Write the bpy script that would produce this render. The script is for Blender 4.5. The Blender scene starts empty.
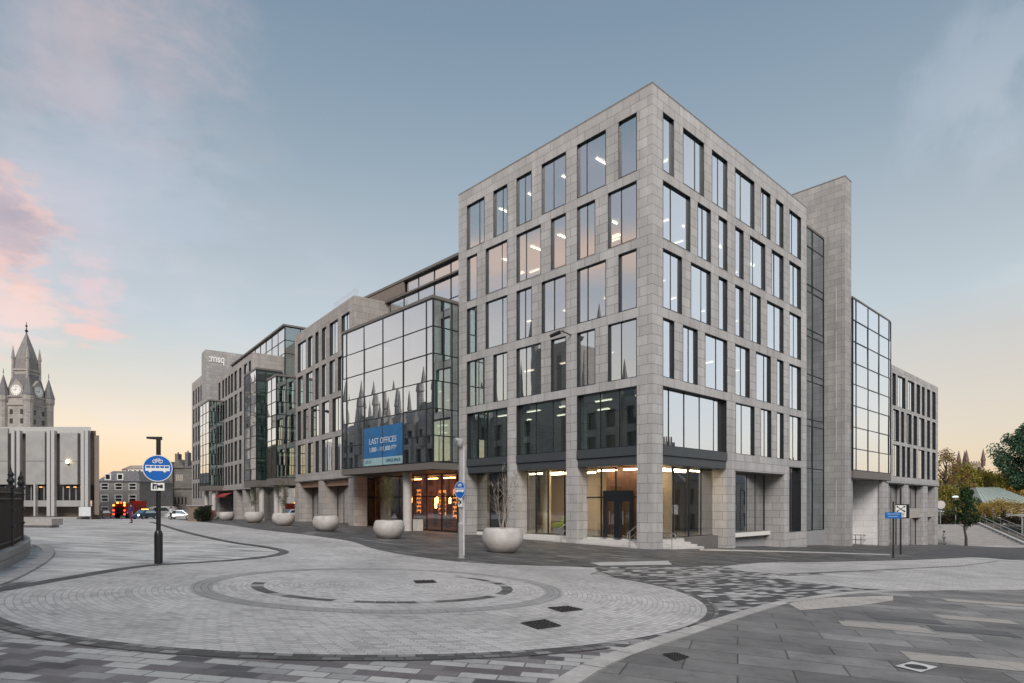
import bpy, bmesh, math, random
from mathutils import Vector, Matrix
random.seed(7)
R = math.radians
SC = bpy.context.scene
COL = SC.collection

# ------------------------------------------------------------------ camera model
FPX, CX, HZ = 620.0, 512.0, 503.0
def U(x): return (x - CX) / FPX

cam_d = bpy.data.cameras.new("camera"); cam = bpy.data.objects.new("camera", cam_d); COL.objects.link(cam)
cam.location = (0, 0, 0); cam.rotation_euler = (math.pi / 2, 0, 0)
cam_d.sensor_width = 36; cam_d.lens = 36 * FPX / 1024
cam_d.shift_y = (HZ - 341.5) / 1024
cam_d.clip_start = 0.1; cam_d.clip_end = 3000
SC.camera = cam

# ------------------------------------------------------------------ ground plane (tilted square, flattening far off)
def G(x, y):
    if x < -18: x = -18 - 6 * (1 - math.exp((x + 18) / 6))
    if x > 58: x = 58 + 6 * (1 - math.exp(-(x - 58) / 6))
    if y > 100: y = 100 + 10 * (1 - math.exp(-(y - 100) / 10))
    return -1.63 - 0.0394 * x - 0.019 * y
def px(x, y):
    """ground point seen at a pixel of the photograph"""
    u, v = U(x), (HZ - y) / FPX
    t = 12.0
    for _ in range(60):
        t2 = G(u * t, t) / v
        t = 0.5 * t + 0.5 * max(1.0, min(t2, 400))
    return (u * t, t)

# ------------------------------------------------------------------ materials
MATS = {}
GROUND_MATS = ('pale_granite_slabs', 'grey_granite_slabs', 'pavement_slabs', 'roundel_setts', 'road_setts', 'mottled_apron_setts', 'dark_and_pale_setts', 'kerb_granite', 'buff_tactile_slabs')
def newmat(name):
    m = bpy.data.materials.new(name); m.use_nodes = True
    nt = m.node_tree; nt.nodes.clear()
    out = nt.nodes.new("ShaderNodeOutputMaterial")
    return m, nt, out
def N(nt, t, **kw):
    n = nt.nodes.new(t)
    for k, v in kw.items():
        if k in n.inputs: n.inputs[k].default_value = v
        else: setattr(n, k, v)
    return n
def rgb(c): return (c[0], c[1], c[2], 1)
def noise_mul(nt, col_out, coord, scale=3.0, lo=.85, hi=1.12, detail=5, rough=.6, stretch=(1, 1, 1)):
    mp = N(nt, "ShaderNodeMapping"); mp.inputs["Scale"].default_value = stretch
    nt.links.new(coord, mp.inputs["Vector"])
    n = N(nt, "ShaderNodeTexNoise", Scale=scale, Detail=detail, Roughness=rough)
    nt.links.new(mp.outputs[0], n.inputs["Vector"])
    mr = N(nt, "ShaderNodeMapRange"); mr.inputs[1].default_value = .3; mr.inputs[2].default_value = .7
    mr.inputs[3].default_value = lo; mr.inputs[4].default_value = hi
    nt.links.new(n.outputs["Fac"], mr.inputs[0])
    mx = N(nt, "ShaderNodeMix", data_type='RGBA', blend_type='MULTIPLY'); mx.inputs[0].default_value = 1
    nt.links.new(col_out, mx.inputs[6]); nt.links.new(mr.outputs[0], mx.inputs[7])
    return mx.outputs[2]
def plain(name, col, rough=.6, metal=0, nz=.12, scale=4.0, bump=0, spec=.5):
    if name in MATS: return MATS[name]
    m, nt, out = newmat(name)
    b = N(nt, "ShaderNodeBsdfPrincipled", Roughness=rough, Metallic=metal)
    b.inputs["Specular IOR Level"].default_value = spec
    c = N(nt, "ShaderNodeRGB"); c.outputs[0].default_value = rgb(col)
    geo = N(nt, "ShaderNodeNewGeometry")
    o = noise_mul(nt, c.outputs[0], geo.outputs["Position"], scale, 1 - nz, 1 + nz)
    nt.links.new(o, b.inputs["Base Color"])
    if bump:
        n = N(nt, "ShaderNodeTexNoise", Scale=scale * 12, Detail=4.0)
        nt.links.new(geo.outputs["Position"], n.inputs["Vector"])
        bp = N(nt, "ShaderNodeBump", Strength=bump, Distance=.02)
        nt.links.new(n.outputs["Fac"], bp.inputs["Height"]); nt.links.new(bp.outputs[0], b.inputs["Normal"])
    nt.links.new(b.outputs[0], out.inputs[0]); MATS[name] = m
    return m
def bricks(name, c1, c2, mortar, w, h, ms=.012, rough=.75, offset=.5, bias=0, nz=.1, polar=None, rot=0, freq=2, extra=None, bump=.35, smooth=.1, blot=.6, spec=.35, ramp=None):
    """coursed stone / setts; coordinates are metres on the surface (UV), or polar about a centre"""
    if name in MATS: return MATS[name]
    m, nt, out = newmat(name)
    b = N(nt, "ShaderNodeBsdfPrincipled", Roughness=rough); b.inputs["Specular IOR Level"].default_value = spec
    geo = N(nt, "ShaderNodeNewGeometry")
    if polar:
        sp = N(nt, "ShaderNodeSeparateXYZ"); nt.links.new(geo.outputs["Position"], sp.inputs[0])
        def mth(op, a, bb=None):
            n = N(nt, "ShaderNodeMath", operation=op)
            for i, v in enumerate((a, bb)):
                if v is None: continue
                if isinstance(v, (int, float)): n.inputs[i].default_value = v
                else: nt.links.new(v, n.inputs[i])
            return n.outputs[0]
        dx = mth('SUBTRACT', sp.outputs[0], polar[0]); dy = mth('SUBTRACT', sp.outputs[1], polar[1])
        rr = mth('SQRT', mth('ADD', mth('MULTIPLY', dx, dx), mth('MULTIPLY', dy, dy)))
        an = mth('ARCTAN2', dy, dx)
        # keep the sett length near constant by choosing the arc radius per ring
        ring = mth('FLOOR', mth('DIVIDE', rr, h))
        ln = mth('MULTIPLY', an, mth('MULTIPLY', mth('ADD', ring, .5), h))
        cb = N(nt, "ShaderNodeCombineXYZ"); nt.links.new(ln, cb.inputs[0]); nt.links.new(rr, cb.inputs[1])
        vec = cb.outputs[0]
    else:
        uv = N(nt, "ShaderNodeUVMap"); mp = N(nt, "ShaderNodeMapping"); mp.inputs["Rotation"].default_value = (0, 0, rot)
        nt.links.new(uv.outputs[0], mp.inputs[0]); vec = mp.outputs[0]
    br = N(nt, "ShaderNodeTexBrick", Scale=1.0)
    br.offset = offset; br.offset_frequency = freq
    br.inputs["Color1"].default_value = rgb(c1); br.inputs["Color2"].default_value = rgb(c2)
    br.inputs["Mortar"].default_value = rgb(mortar); br.inputs["Mortar Size"].default_value = ms
    br.inputs["Mortar Smooth"].default_value = smooth; br.inputs["Bias"].default_value = bias
    br.inputs["Brick Width"].default_value = w; br.inputs["Row Height"].default_value = h
    nt.links.new(vec, br.inputs["Vector"])
    bcol = br.outputs["Color"]
    if ramp:
        br.inputs["Color1"].default_value = (0, 0, 0, 1); br.inputs["Color2"].default_value = (1, 1, 1, 1); br.inputs["Mortar"].default_value = (.5, .5, .5, 1)
        rp = N(nt, "ShaderNodeValToRGB"); rp.color_ramp.interpolation = 'CONSTANT'
        rp.color_ramp.elements[0].position = ramp[0][0]; rp.color_ramp.elements[0].color = rgb(ramp[0][1])
        rp.color_ramp.elements[1].position = ramp[-1][0]; rp.color_ramp.elements[1].color = rgb(ramp[-1][1])
        for p_, c_ in ramp[1:-1]:
            e_ = rp.color_ramp.elements.new(p_); e_.color = rgb(c_)
        nt.links.new(bcol, rp.inputs[0])
        mm = N(nt, "ShaderNodeMix", data_type='RGBA'); nt.links.new(br.outputs["Fac"], mm.inputs[0]); nt.links.new(rp.outputs[0], mm.inputs[6]); mm.inputs[7].default_value = rgb(mortar)
        bcol = mm.outputs[2]
    o = noise_mul(nt, bcol, geo.outputs["Position"], blot, 1 - nz, 1 + nz * .8)
    o = noise_mul(nt, o, geo.outputs["Position"], 14.0, .93, 1.06, 3)
    o = noise_mul(nt, o, geo.outputs["Position"], 90.0, .88, 1.1, 2)
    if name in GROUND_MATS:
        for sc_, lo_, a_, b_ in ((24.0, .70, .66, .70), (5.5, .78, .58, .72), (.38, .80, .48, .72), (.09, .86, .45, .6)):
            n_ = N(nt, "ShaderNodeTexNoise", Scale=sc_, Detail=3.0); nt.links.new(geo.outputs["Position"], n_.inputs["Vector"])
            m_ = N(nt, "ShaderNodeMapRange"); m_.inputs[1].default_value = a_; m_.inputs[2].default_value = b_; m_.inputs[3].default_value = 1; m_.inputs[4].default_value = lo_
            nt.links.new(n_.outputs["Fac"], m_.inputs[0])
            x_ = N(nt, "ShaderNodeMix", data_type='RGBA', blend_type='MULTIPLY'); x_.inputs[0].default_value = 1
            nt.links.new(o, x_.inputs[6]); nt.links.new(m_.outputs[0], x_.inputs[7]); o = x_.outputs[2]
        rn = N(nt, "ShaderNodeTexNoise", Scale=1.3, Detail=4.0); nt.links.new(geo.outputs["Position"], rn.inputs["Vector"])
        rm = N(nt, "ShaderNodeMapRange"); rm.inputs[1].default_value = .35; rm.inputs[2].default_value = .65; rm.inputs[3].default_value = rough - .28; rm.inputs[4].default_value = rough
        nt.links.new(rn.outputs["Fac"], rm.inputs[0]); nt.links.new(rm.outputs[0], b.inputs["Roughness"])
    if extra == 'streak':
        o = noise_mul(nt, o, geo.outputs["Position"], 1.2, .84, 1.06, 4, .6, (1.6, 1.6, .10))
    nt.links.new(o, b.inputs["Base Color"])
    bp = N(nt, "ShaderNodeBump", Strength=bump, Distance=.01); bp.invert = True
    nt.links.new(br.outputs["Fac"], bp.inputs["Height"]); nt.links.new(bp.outputs[0], b.inputs["Normal"])
    nt.links.new(b.outputs[0], out.inputs[0]); MATS[name] = m
    return m
def glass(name, tint=(.42, .52, .50), base=.42, gloss=(.96, .98, 1.0), rough=.0):
    if name in MATS: return MATS[name]
    m, nt, out = newmat(name)
    tr = N(nt, "ShaderNodeBsdfTransparent"); tr.inputs[0].default_value = rgb(tint)
    gl = N(nt, "ShaderNodeBsdfGlossy"); gl.inputs["Roughness"].default_value = rough; gl.inputs[0].default_value = rgb(gloss)
    # faint roller-wave distortion of toughened glass
    geo = N(nt, "ShaderNodeNewGeometry")
    nz = N(nt, "ShaderNodeTexNoise", Scale=.9, Detail=1.0); nt.links.new(geo.outputs["Position"], nz.inputs["Vector"])
    bp = N(nt, "ShaderNodeBump", Strength=.014, Distance=.05); nt.links.new(nz.outputs["Fac"], bp.inputs["Height"])
    nt.links.new(bp.outputs[0], gl.inputs["Normal"])
    lw = N(nt, "ShaderNodeLayerWeight", Blend=.5)
    pw = N(nt, "ShaderNodeMath", operation='POWER'); pw.inputs[1].default_value = 1.5
    nt.links.new(lw.outputs["Facing"], pw.inputs[0])
    mr = N(nt, "ShaderNodeMapRange"); mr.inputs[3].default_value = base; mr.inputs[4].default_value = 1.0
    nt.links.new(pw.outputs[0], mr.inputs[0])
    mx = N(nt, "ShaderNodeMixShader"); nt.links.new(mr.outputs[0], mx.inputs[0])
    nt.links.new(tr.outputs[0], mx.inputs[1]); nt.links.new(gl.outputs[0], mx.inputs[2])
    nt.links.new(mx.outputs[0], out.inputs[0]); MATS[name] = m
    return m
def lamp_mat(name, col, st):
    if name in MATS: return MATS[name]
    m, nt, out = newmat(name)
    e = N(nt, "ShaderNodeEmission", Strength=st); e.inputs[0].default_value = rgb(col)
    nt.links.new(e.outputs[0], out.inputs[0]); MATS[name] = m
    return m
def leafmat(name, c1, c2, c3=None):
    if name in MATS: return MATS[name]
    m, nt, out = newmat(name)
    b = N(nt, "ShaderNodeBsdfPrincipled", Roughness=.6); b.inputs["Specular IOR Level"].default_value = .25
    geo = N(nt, "ShaderNodeNewGeometry")
    rp = N(nt, "ShaderNodeValToRGB")
    rp.color_ramp.elements[0].color = rgb(c1); rp.color_ramp.elements[1].color = rgb(c2)
    if c3:
        e = rp.color_ramp.elements.new(.55); e.color = rgb(c3)
    nt.links.new(geo.outputs["Random Per Island"], rp.inputs[0])
    o = noise_mul(nt, rp.outputs[0], geo.outputs["Position"], .7, .7, 1.3, 3)
    nt.links.new(o, b.inputs["Base Color"])
    tl = N(nt, "ShaderNodeBsdfTranslucent"); nt.links.new(o, tl.inputs[0])
    mx = N(nt, "ShaderNodeMixShader"); mx.inputs[0].default_value = .3
    nt.links.new(b.outputs[0], mx.inputs[1]); nt.links.new(tl.outputs[0], mx.inputs[2])
    nt.links.new(mx.outputs[0], out.inputs[0]); MATS[name] = m
    return m

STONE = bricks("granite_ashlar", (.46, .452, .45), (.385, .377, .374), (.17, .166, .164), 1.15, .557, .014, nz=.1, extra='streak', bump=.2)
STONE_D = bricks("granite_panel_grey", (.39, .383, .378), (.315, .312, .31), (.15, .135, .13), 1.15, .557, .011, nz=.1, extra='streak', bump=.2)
STONE_B = bricks("granite_evening_tint", (.41, .383, .366), (.345, .322, .308), (.16, .145, .135), 1.15, .6, .011, nz=.1, extra='streak', bump=.2)  # same granite with the evening warmth put into its colour
STONE_W = bricks("white_stone_panel", (.74, .735, .74), (.67, .665, .67), (.36, .36, .36), 1.6, .6, .01, nz=.06, bump=.15)
DARK = plain("dark_aluminium", (.018, .021, .026), .42, .3, .15)
DARKP = plain("slate_grey_metal_panel", (.065, .074, .082), .45, .2, .1)
FASC = plain("warm_grey_fascia_metal", (.16, .145, .135), .5, .2, .08)
GLASS = glass("coated_glass", (.66, .72, .70), .56)
GLASS_B = glass("curtain_wall_glass", (.48, .58, .56), .6)
GLASS_T = glass("teal_glass", (.55, .72, .69), .42, (.88, .97, .97))
GLASS_S = glass("shop_glass", (.86, .90, .88), .13)
GLASS_K = glass("dark_slot_glass", (.18, .25, .28), .32, (.8, .9, .95))
CEIL = plain("office_ceiling", (.72, .71, .68), .8, 0, .04)
CARPET = plain("office_floor", (.14, .135, .13), .9)
CORE = plain("office_core_wall", (.56, .50, .43), .8, 0, .1, .4)
CREAM = plain("cream_interior", (.62, .52, .38), .8, 0, .1, .5)
STRIP = lamp_mat("warm_strip_light", (1, .86, .66), 9)
WARMW = lamp_mat("warm_downlight", (1, .74, .45), 26)
PEACH = lamp_mat("peach_window_fill", (1, .62, .38), 6)
ORANGE = lamp_mat("orange_lamp", (1, .34, .09), 34)
STEEL = plain("brushed_steel", (.52, .52, .52), .35, .8, .08)
GALV = plain("galvanised_grey_steel", (.34, .34, .35), .5, .5, .1)
BLACKP = plain("black_paint", (.012, .012, .014), .4, 0, .2)
WHITEP = plain("white_paint", (.78, .78, .77), .5, 0, .04)
BLUE = plain("sign_blue", (.006, .12, .46), .35, 0, .04)
BROWNW = plain("brown_timber", (.10, .045, .02), .6, 0, .3, 6)
CONC = plain("planter_concrete", (.43, .405, .39), .75, 0, .2, 2.2, .2)
SOIL = plain("soil", (.04, .03, .022), .95, 0, .3)
BARK = plain("bark", (.055, .045, .036), .9, 0, .3, 8, .3)
BARK_L = plain("pale_birch_stem", (.30, .26, .22), .8, 0, .3, 12)
BARK_M = plain("olive_brown_stem", (.11, .09, .06), .85, 0, .3, 12)
TARMAC = plain("asphalt", (.075, .075, .078), .85, 0, .2, 1.5)

# ------------------------------------------------------------------ mesh building
class MB:
    def __init__(s): s.v = []; s.f = []
    def quad(s, a, b, c, d):
        i = len(s.v); s.v += [tuple(a), tuple(b), tuple(c), tuple(d)]; s.f.append((i, i + 1, i + 2, i + 3)); return s
    def poly(s, pts):
        i = len(s.v); s.v += [tuple(p) for p in pts]; s.f.append(tuple(range(i, i + len(pts)))); return s
    def hexa(s, p):
        i = len(s.v); s.v += [tuple(q) for q in p]
        for f in ((0, 3, 2, 1), (4, 5, 6, 7), (0, 1, 5, 4), (1, 2, 6, 5), (2, 3, 7, 6), (3, 0, 4, 7)):
            s.f.append(tuple(i + k for k in f))
        return s
    def box(s, x0, x1, y0, y1, z0, z1):
        return s.hexa([(x0, y0, z0), (x1, y0, z0), (x1, y1, z0), (x0, y1, z0), (x0, y0, z1), (x1, y0, z1), (x1, y1, z1), (x0, y1, z1)])
    def fbox(s, F, s0, s1, k0, k1, z0, z1):
        return s.hexa([F(s0, k0, z0), F(s1, k0, z0), F(s1, k1, z0), F(s0, k1, z0), F(s0, k0, z1), F(s1, k0, z1), F(s1, k1, z1), F(s0, k1, z1)])
    def prism(s, pts, z0, z1):
        n = len(pts); i = len(s.v)
        s.v += [(p[0], p[1], z0) for p in pts] + [(p[0], p[1], z1) for p in pts]
        s.f.append(tuple(i + k for k in reversed(range(n)))); s.f.append(tuple(i + n + k for k in range(n)))
        for k in range(n):
            j = (k + 1) % n; s.f.append((i + k, i + j, i + n + j, i + n + k))
        return s
    def loft(s, rings, caps=True):
        n = len(rings[0]); i = len(s.v)
        for r in rings: s.v += [tuple(p) for p in r]
        for a in range(len(rings) - 1):
            for k in range(n):
                j = (k + 1) % n
                s.f.append((i + a * n + k, i + a * n + j, i + (a + 1) * n + j, i + (a + 1) * n + k))
        if caps:
            s.f.append(tuple(i + k for k in reversed(range(n)))); s.f.append(tuple(i + (len(rings) - 1) * n + k for k in range(n)))
        return s
    def tube(s, a, b, r0, r1=None, n=8):
        r1 = r0 if r1 is None else r1
        a, b = Vector(a), Vector(b); d = (b - a)
        if d.length < 1e-6: return s
        d.normalize(); u = d.orthogonal().normalized(); w = d.cross(u)
        ring = lambda c, r: [c + (u * math.cos(2 * math.pi * k / n) + w * math.sin(2 * math.pi * k / n)) * r for k in range(n)]
        return s.loft([ring(a, r0), ring(b, max(r1, .001))])
    def lathe(s, prof, c=(0, 0, 0), n=16, ph=0):
        return s.loft([[(c[0] + r * math.cos(2 * math.pi * k / n + ph), c[1] + r * math.sin(2 * math.pi * k / n + ph), c[2] + z) for k in range(n)] for r, z in prof])
    def disc(s, c, nrm, r, t, n=28, sx=1.0):
        nrm = Vector(nrm).normalized(); up = Vector((0, 0, 1)); side = up.cross(nrm).normalized(); up = nrm.cross(side)
        c = Vector(c)
        ring = lambda o: [c + nrm * o + (side * math.cos(2 * math.pi * k / n) * sx + up * math.sin(2 * math.pi * k / n)) * r for k in range(n)]
        return s.loft([ring(-t / 2), ring(t / 2)])

def wloc(o):
    v = Vector((0, 0, 0))
    while o is not None: v += o.location; o = o.parent
    return v
def link(name, mb, mat, parent=None, loc=None, smooth=False, ang=40):
    me = bpy.data.meshes.new(name)
    base = wloc(parent) if parent else Vector(loc or (0, 0, 0))
    me.from_pydata([(v[0], v[1], v[2]) for v in mb.v], [], mb.f)
    uvl = me.uv_layers.new(name="UVMap")
    for p in me.polygons:
        n = p.normal
        if abs(n.z) > .7:
            for li in p.loop_indices:
                c = me.vertices[me.loops[li].vertex_index].co; uvl.data[li].uv = (c.x, c.y)
        else:
            t = Vector((-n.y, n.x)); t.normalize()
            if t.x < 0: t = -t
            for li in p.loop_indices:
                c = me.vertices[me.loops[li].vertex_index].co; uvl.data[li].uv = (c.x * t.x + c.y * t.y, c.z)
    for v in me.vertices: v.co -= base
    if smooth:
        me.polygons.foreach_set("use_smooth", [True] * len(me.polygons)); me.set_sharp_from_angle(angle=R(ang))
    if mat: me.materials.append(mat)
    o = bpy.data.objects.new(name, me); COL.objects.link(o)
    if parent: o.parent = parent
    else: o.location = base
    return o
def tag(o, label, cat, group=None):
    o["label"] = label; o["category"] = cat
    if group: o["group"] = group
    return o
def thing(name, label, cat, loc=(0, 0, 0), group=None, rz=0):
    o = bpy.data.objects.new(name, None); COL.objects.link(o); o.location = loc; o.rotation_euler = (0, 0, rz)
    o.empty_display_size = .3
    return tag(o, label, cat, group)
def struct(name, mb, mat, smooth=False):
    o = link(name, mb, mat, smooth=smooth); o["kind"] = "structure"; return o
def copy_tree(o, parent=None):
    c = o.copy(); COL.objects.link(c)
    if parent: c.parent = parent
    for ch in list(o.children): copy_tree(ch, c)
    return c
def text_mesh(name, body, size, mat, parent, mtx, ext=.006, align='CENTER', bold=0, xs=1.0):
    cu = bpy.data.curves.new(name, 'FONT'); cu.body = body; cu.size = size; cu.extrude = ext
    cu.align_x = align; cu.align_y = 'CENTER'; cu.offset = bold
    t = bpy.data.objects.new(name, cu); COL.objects.link(t)
    dg = bpy.context.evaluated_depsgraph_get(); me = bpy.data.meshes.new_from_object(t.evaluated_get(dg))
    COL.objects.unlink(t); bpy.data.objects.remove(t)
    me.transform(mtx @ Matrix.Diagonal((xs, 1, 1, 1)))
    base = wloc(parent) if parent else Vector()
    for v in me.vertices: v.co -= base
    me.materials.clear(); me.materials.append(mat)
    o = bpy.data.objects.new(name, me); COL.objects.link(o)
    if parent: o.parent = parent
    return o
def face_mtx(p, nrm):
    """local x to the reader's right, y up, z out of the face"""
    n = Vector((nrm[0], nrm[1], nrm[2] if len(nrm) > 2 else 0)).normalized(); xr = Vector((0, 0, 1)).cross(n).normalized(); up = n.cross(xr)
    m = Matrix.Identity(4)
    for i in range(3): m[i][0] = xr[i]; m[i][1] = up[i]; m[i][2] = n[i]; m[i][3] = p[i]
    return m

class Frame:
    """a facade plane: s metres along it, k metres out of it, z up"""
    def __init__(f, P, d, n): f.P = P; f.d = d; f.n = n
    def __call__(f, s, k, z): return (f.P[0] + f.d[0] * s + f.n[0] * k, f.P[1] + f.d[1] * s + f.n[1] * k, z)
    def s(f, x, k=0):
        u = U(x); a = f.P[0] + f.n[0] * k; b = f.P[1] + f.n[1] * k
        return (u * b - a) / (f.d[0] - u * f.d[1])
    def gz(f, s, k=0):
        p = f(s, k, 0); return G(p[0], p[1])

ca, sa = .68510, .72845
L = Frame((7.83, 34.58), (-ca, sa), (-sa, -ca))
Rr = Frame((7.83, 34.58), (sa, ca), (ca, -sa))
F2 = Frame((-18.1, 62.5), (-.5959, .8031), (-.8031, -.5959))

def facade(mb, F, s0, s1, z0, z1, opens, depth=.4):
    """front face with rectangular openings + stone reveals. opens: (a, b, z0, z1[, depth])"""
    lo, hi = min(s0, s1), max(s0, s1)
    zs = sorted(set([z0, z1] + [o[2] for o in opens] + [o[3] for o in opens])); zs = [z for z in zs if z0 <= z <= z1]
    for a, b in zip(zs[:-1], zs[1:]):
        if b - a < 1e-4: continue
        zm = (a + b) / 2
        cuts = sorted((max(lo, min(o[0], o[1])), min(hi, max(o[0], o[1]))) for o in opens if o[2] < zm < o[3])
        cur = lo
        for c, d in cuts + [(hi, hi)]:
            if c - cur > 1e-4: mb.quad(F(cur, 0, a), F(c, 0, a), F(c, 0, b), F(cur, 0, b))
            cur = max(cur, d)
    for o in opens:
        dp = o[4] if len(o) > 4 else depth
        a, b = min(o[0], o[1]), max(o[0], o[1])
        mb.quad(F(a, 0, o[2]), F(a, -dp, o[2]), F(a, -dp, o[3]), F(a, 0, o[3]))
        mb.quad(F(b, 0, o[2]), F(b, -dp, o[2]), F(b, -dp, o[3]), F(b, 0, o[3]))
        mb.quad(F(a, 0, o[3]), F(b, 0, o[3]), F(b, -dp, o[3]), F(a, -dp, o[3]))
        mb.quad(F(a, 0, o[2]), F(b, 0, o[2]), F(b, -dp, o[2]), F(a, -dp, o[2]))

def window(root, F, a, b, z0, z1, mull=(), depth=.14, gl=None, lin=.038, trans=(), fmat=None, k0=.012, bar=.026):
    a, b = min(a, b), max(a, b)
    kg = -depth
    g = MB(); e = lin * .6
    cuts = [a + e] + sorted(mull) + [b - e]; tz = [z0 + e] + sorted(trans) + [z1 - e]
    for p, q in zip(cuts[:-1], cuts[1:]):
        for r, t in zip(tz[:-1], tz[1:]):
            j = [random.uniform(-.007, .007) for _ in range(3)]
            g.quad(F(p, kg + j[0], r), F(q, kg + j[1], r), F(q, kg + j[1] + j[2], t), F(p, kg + j[0] + j[2], t))
    w = link("window", g, gl or GLASS, root)
    f = MB(); kb = kg - .06
    f.fbox(F, a + .004, a + lin, kb, k0, z0 + .004, z1 - .004); f.fbox(F, b - lin, b - .004, kb, k0, z0 + .004, z1 - .004)
    f.fbox(F, a + lin, b - lin, kb, k0, z1 - lin, z1 - .004); f.fbox(F, a + lin, b - lin, kb, k0, z0 + .004, z0 + lin * .7)
    for m in mull: f.fbox(F, m - bar, m + bar, kg - .05, kg + .025, z0 + lin * .7, z1 - lin)
    for t in trans: f.fbox(F, a + lin, b - lin, kg - .045, kg + .06, t - bar, t + bar)
    link("window_frame", f, fmat or DARK, w)
    return w

def curtain(root, F, ss, zs, k, gl=None, mat=None, w=.03, out=.05, name="curtain_wall", jit=.011):
    ss = sorted(ss); zs = sorted(zs)
    g = MB()
    for a, b in zip(ss[:-1], ss[1:]):
        for c, d in zip(zs[:-1], zs[1:]):
            j = [random.uniform(-jit, jit) for _ in range(3)]
            g.quad(F(a, k + j[0], c), F(b, k + j[1], c), F(b, k + j[1] + j[2], d), F(a, k + j[0] + j[2], d))
    o = link(name, g, gl or GLASS_B, root)
    f = MB()
    for s_ in ss: f.fbox(F, s_ - w, s_ + w, k - .08, k + out, zs[0], zs[-1])
    for z in zs:
        for a, b in zip(ss[:-1], ss[1:]): f.fbox(F, a + w, b - w, k - .075, k + out - .01, z - w, z + w)
    link("mullion_grid", f, mat or DARK, o)
    return o
def floors(root, F, s0, s1, k0, k1, slabs, core=None, coremat=None):
    for a, b in slabs:
        link("floor_slab", MB().fbox(F, s0, s1, k0, k1, a, b), CEIL, root)
        link("floor_finish", MB().fbox(F, s0 + .02, s1 - .02, k0 - .02 if k0 > k1 else k0 + .02, k1, b + .003, b + .02), CARPET, root)
    if core:
        link("core_wall", MB().fbox(F, *core), coremat or CORE, root)

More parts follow.
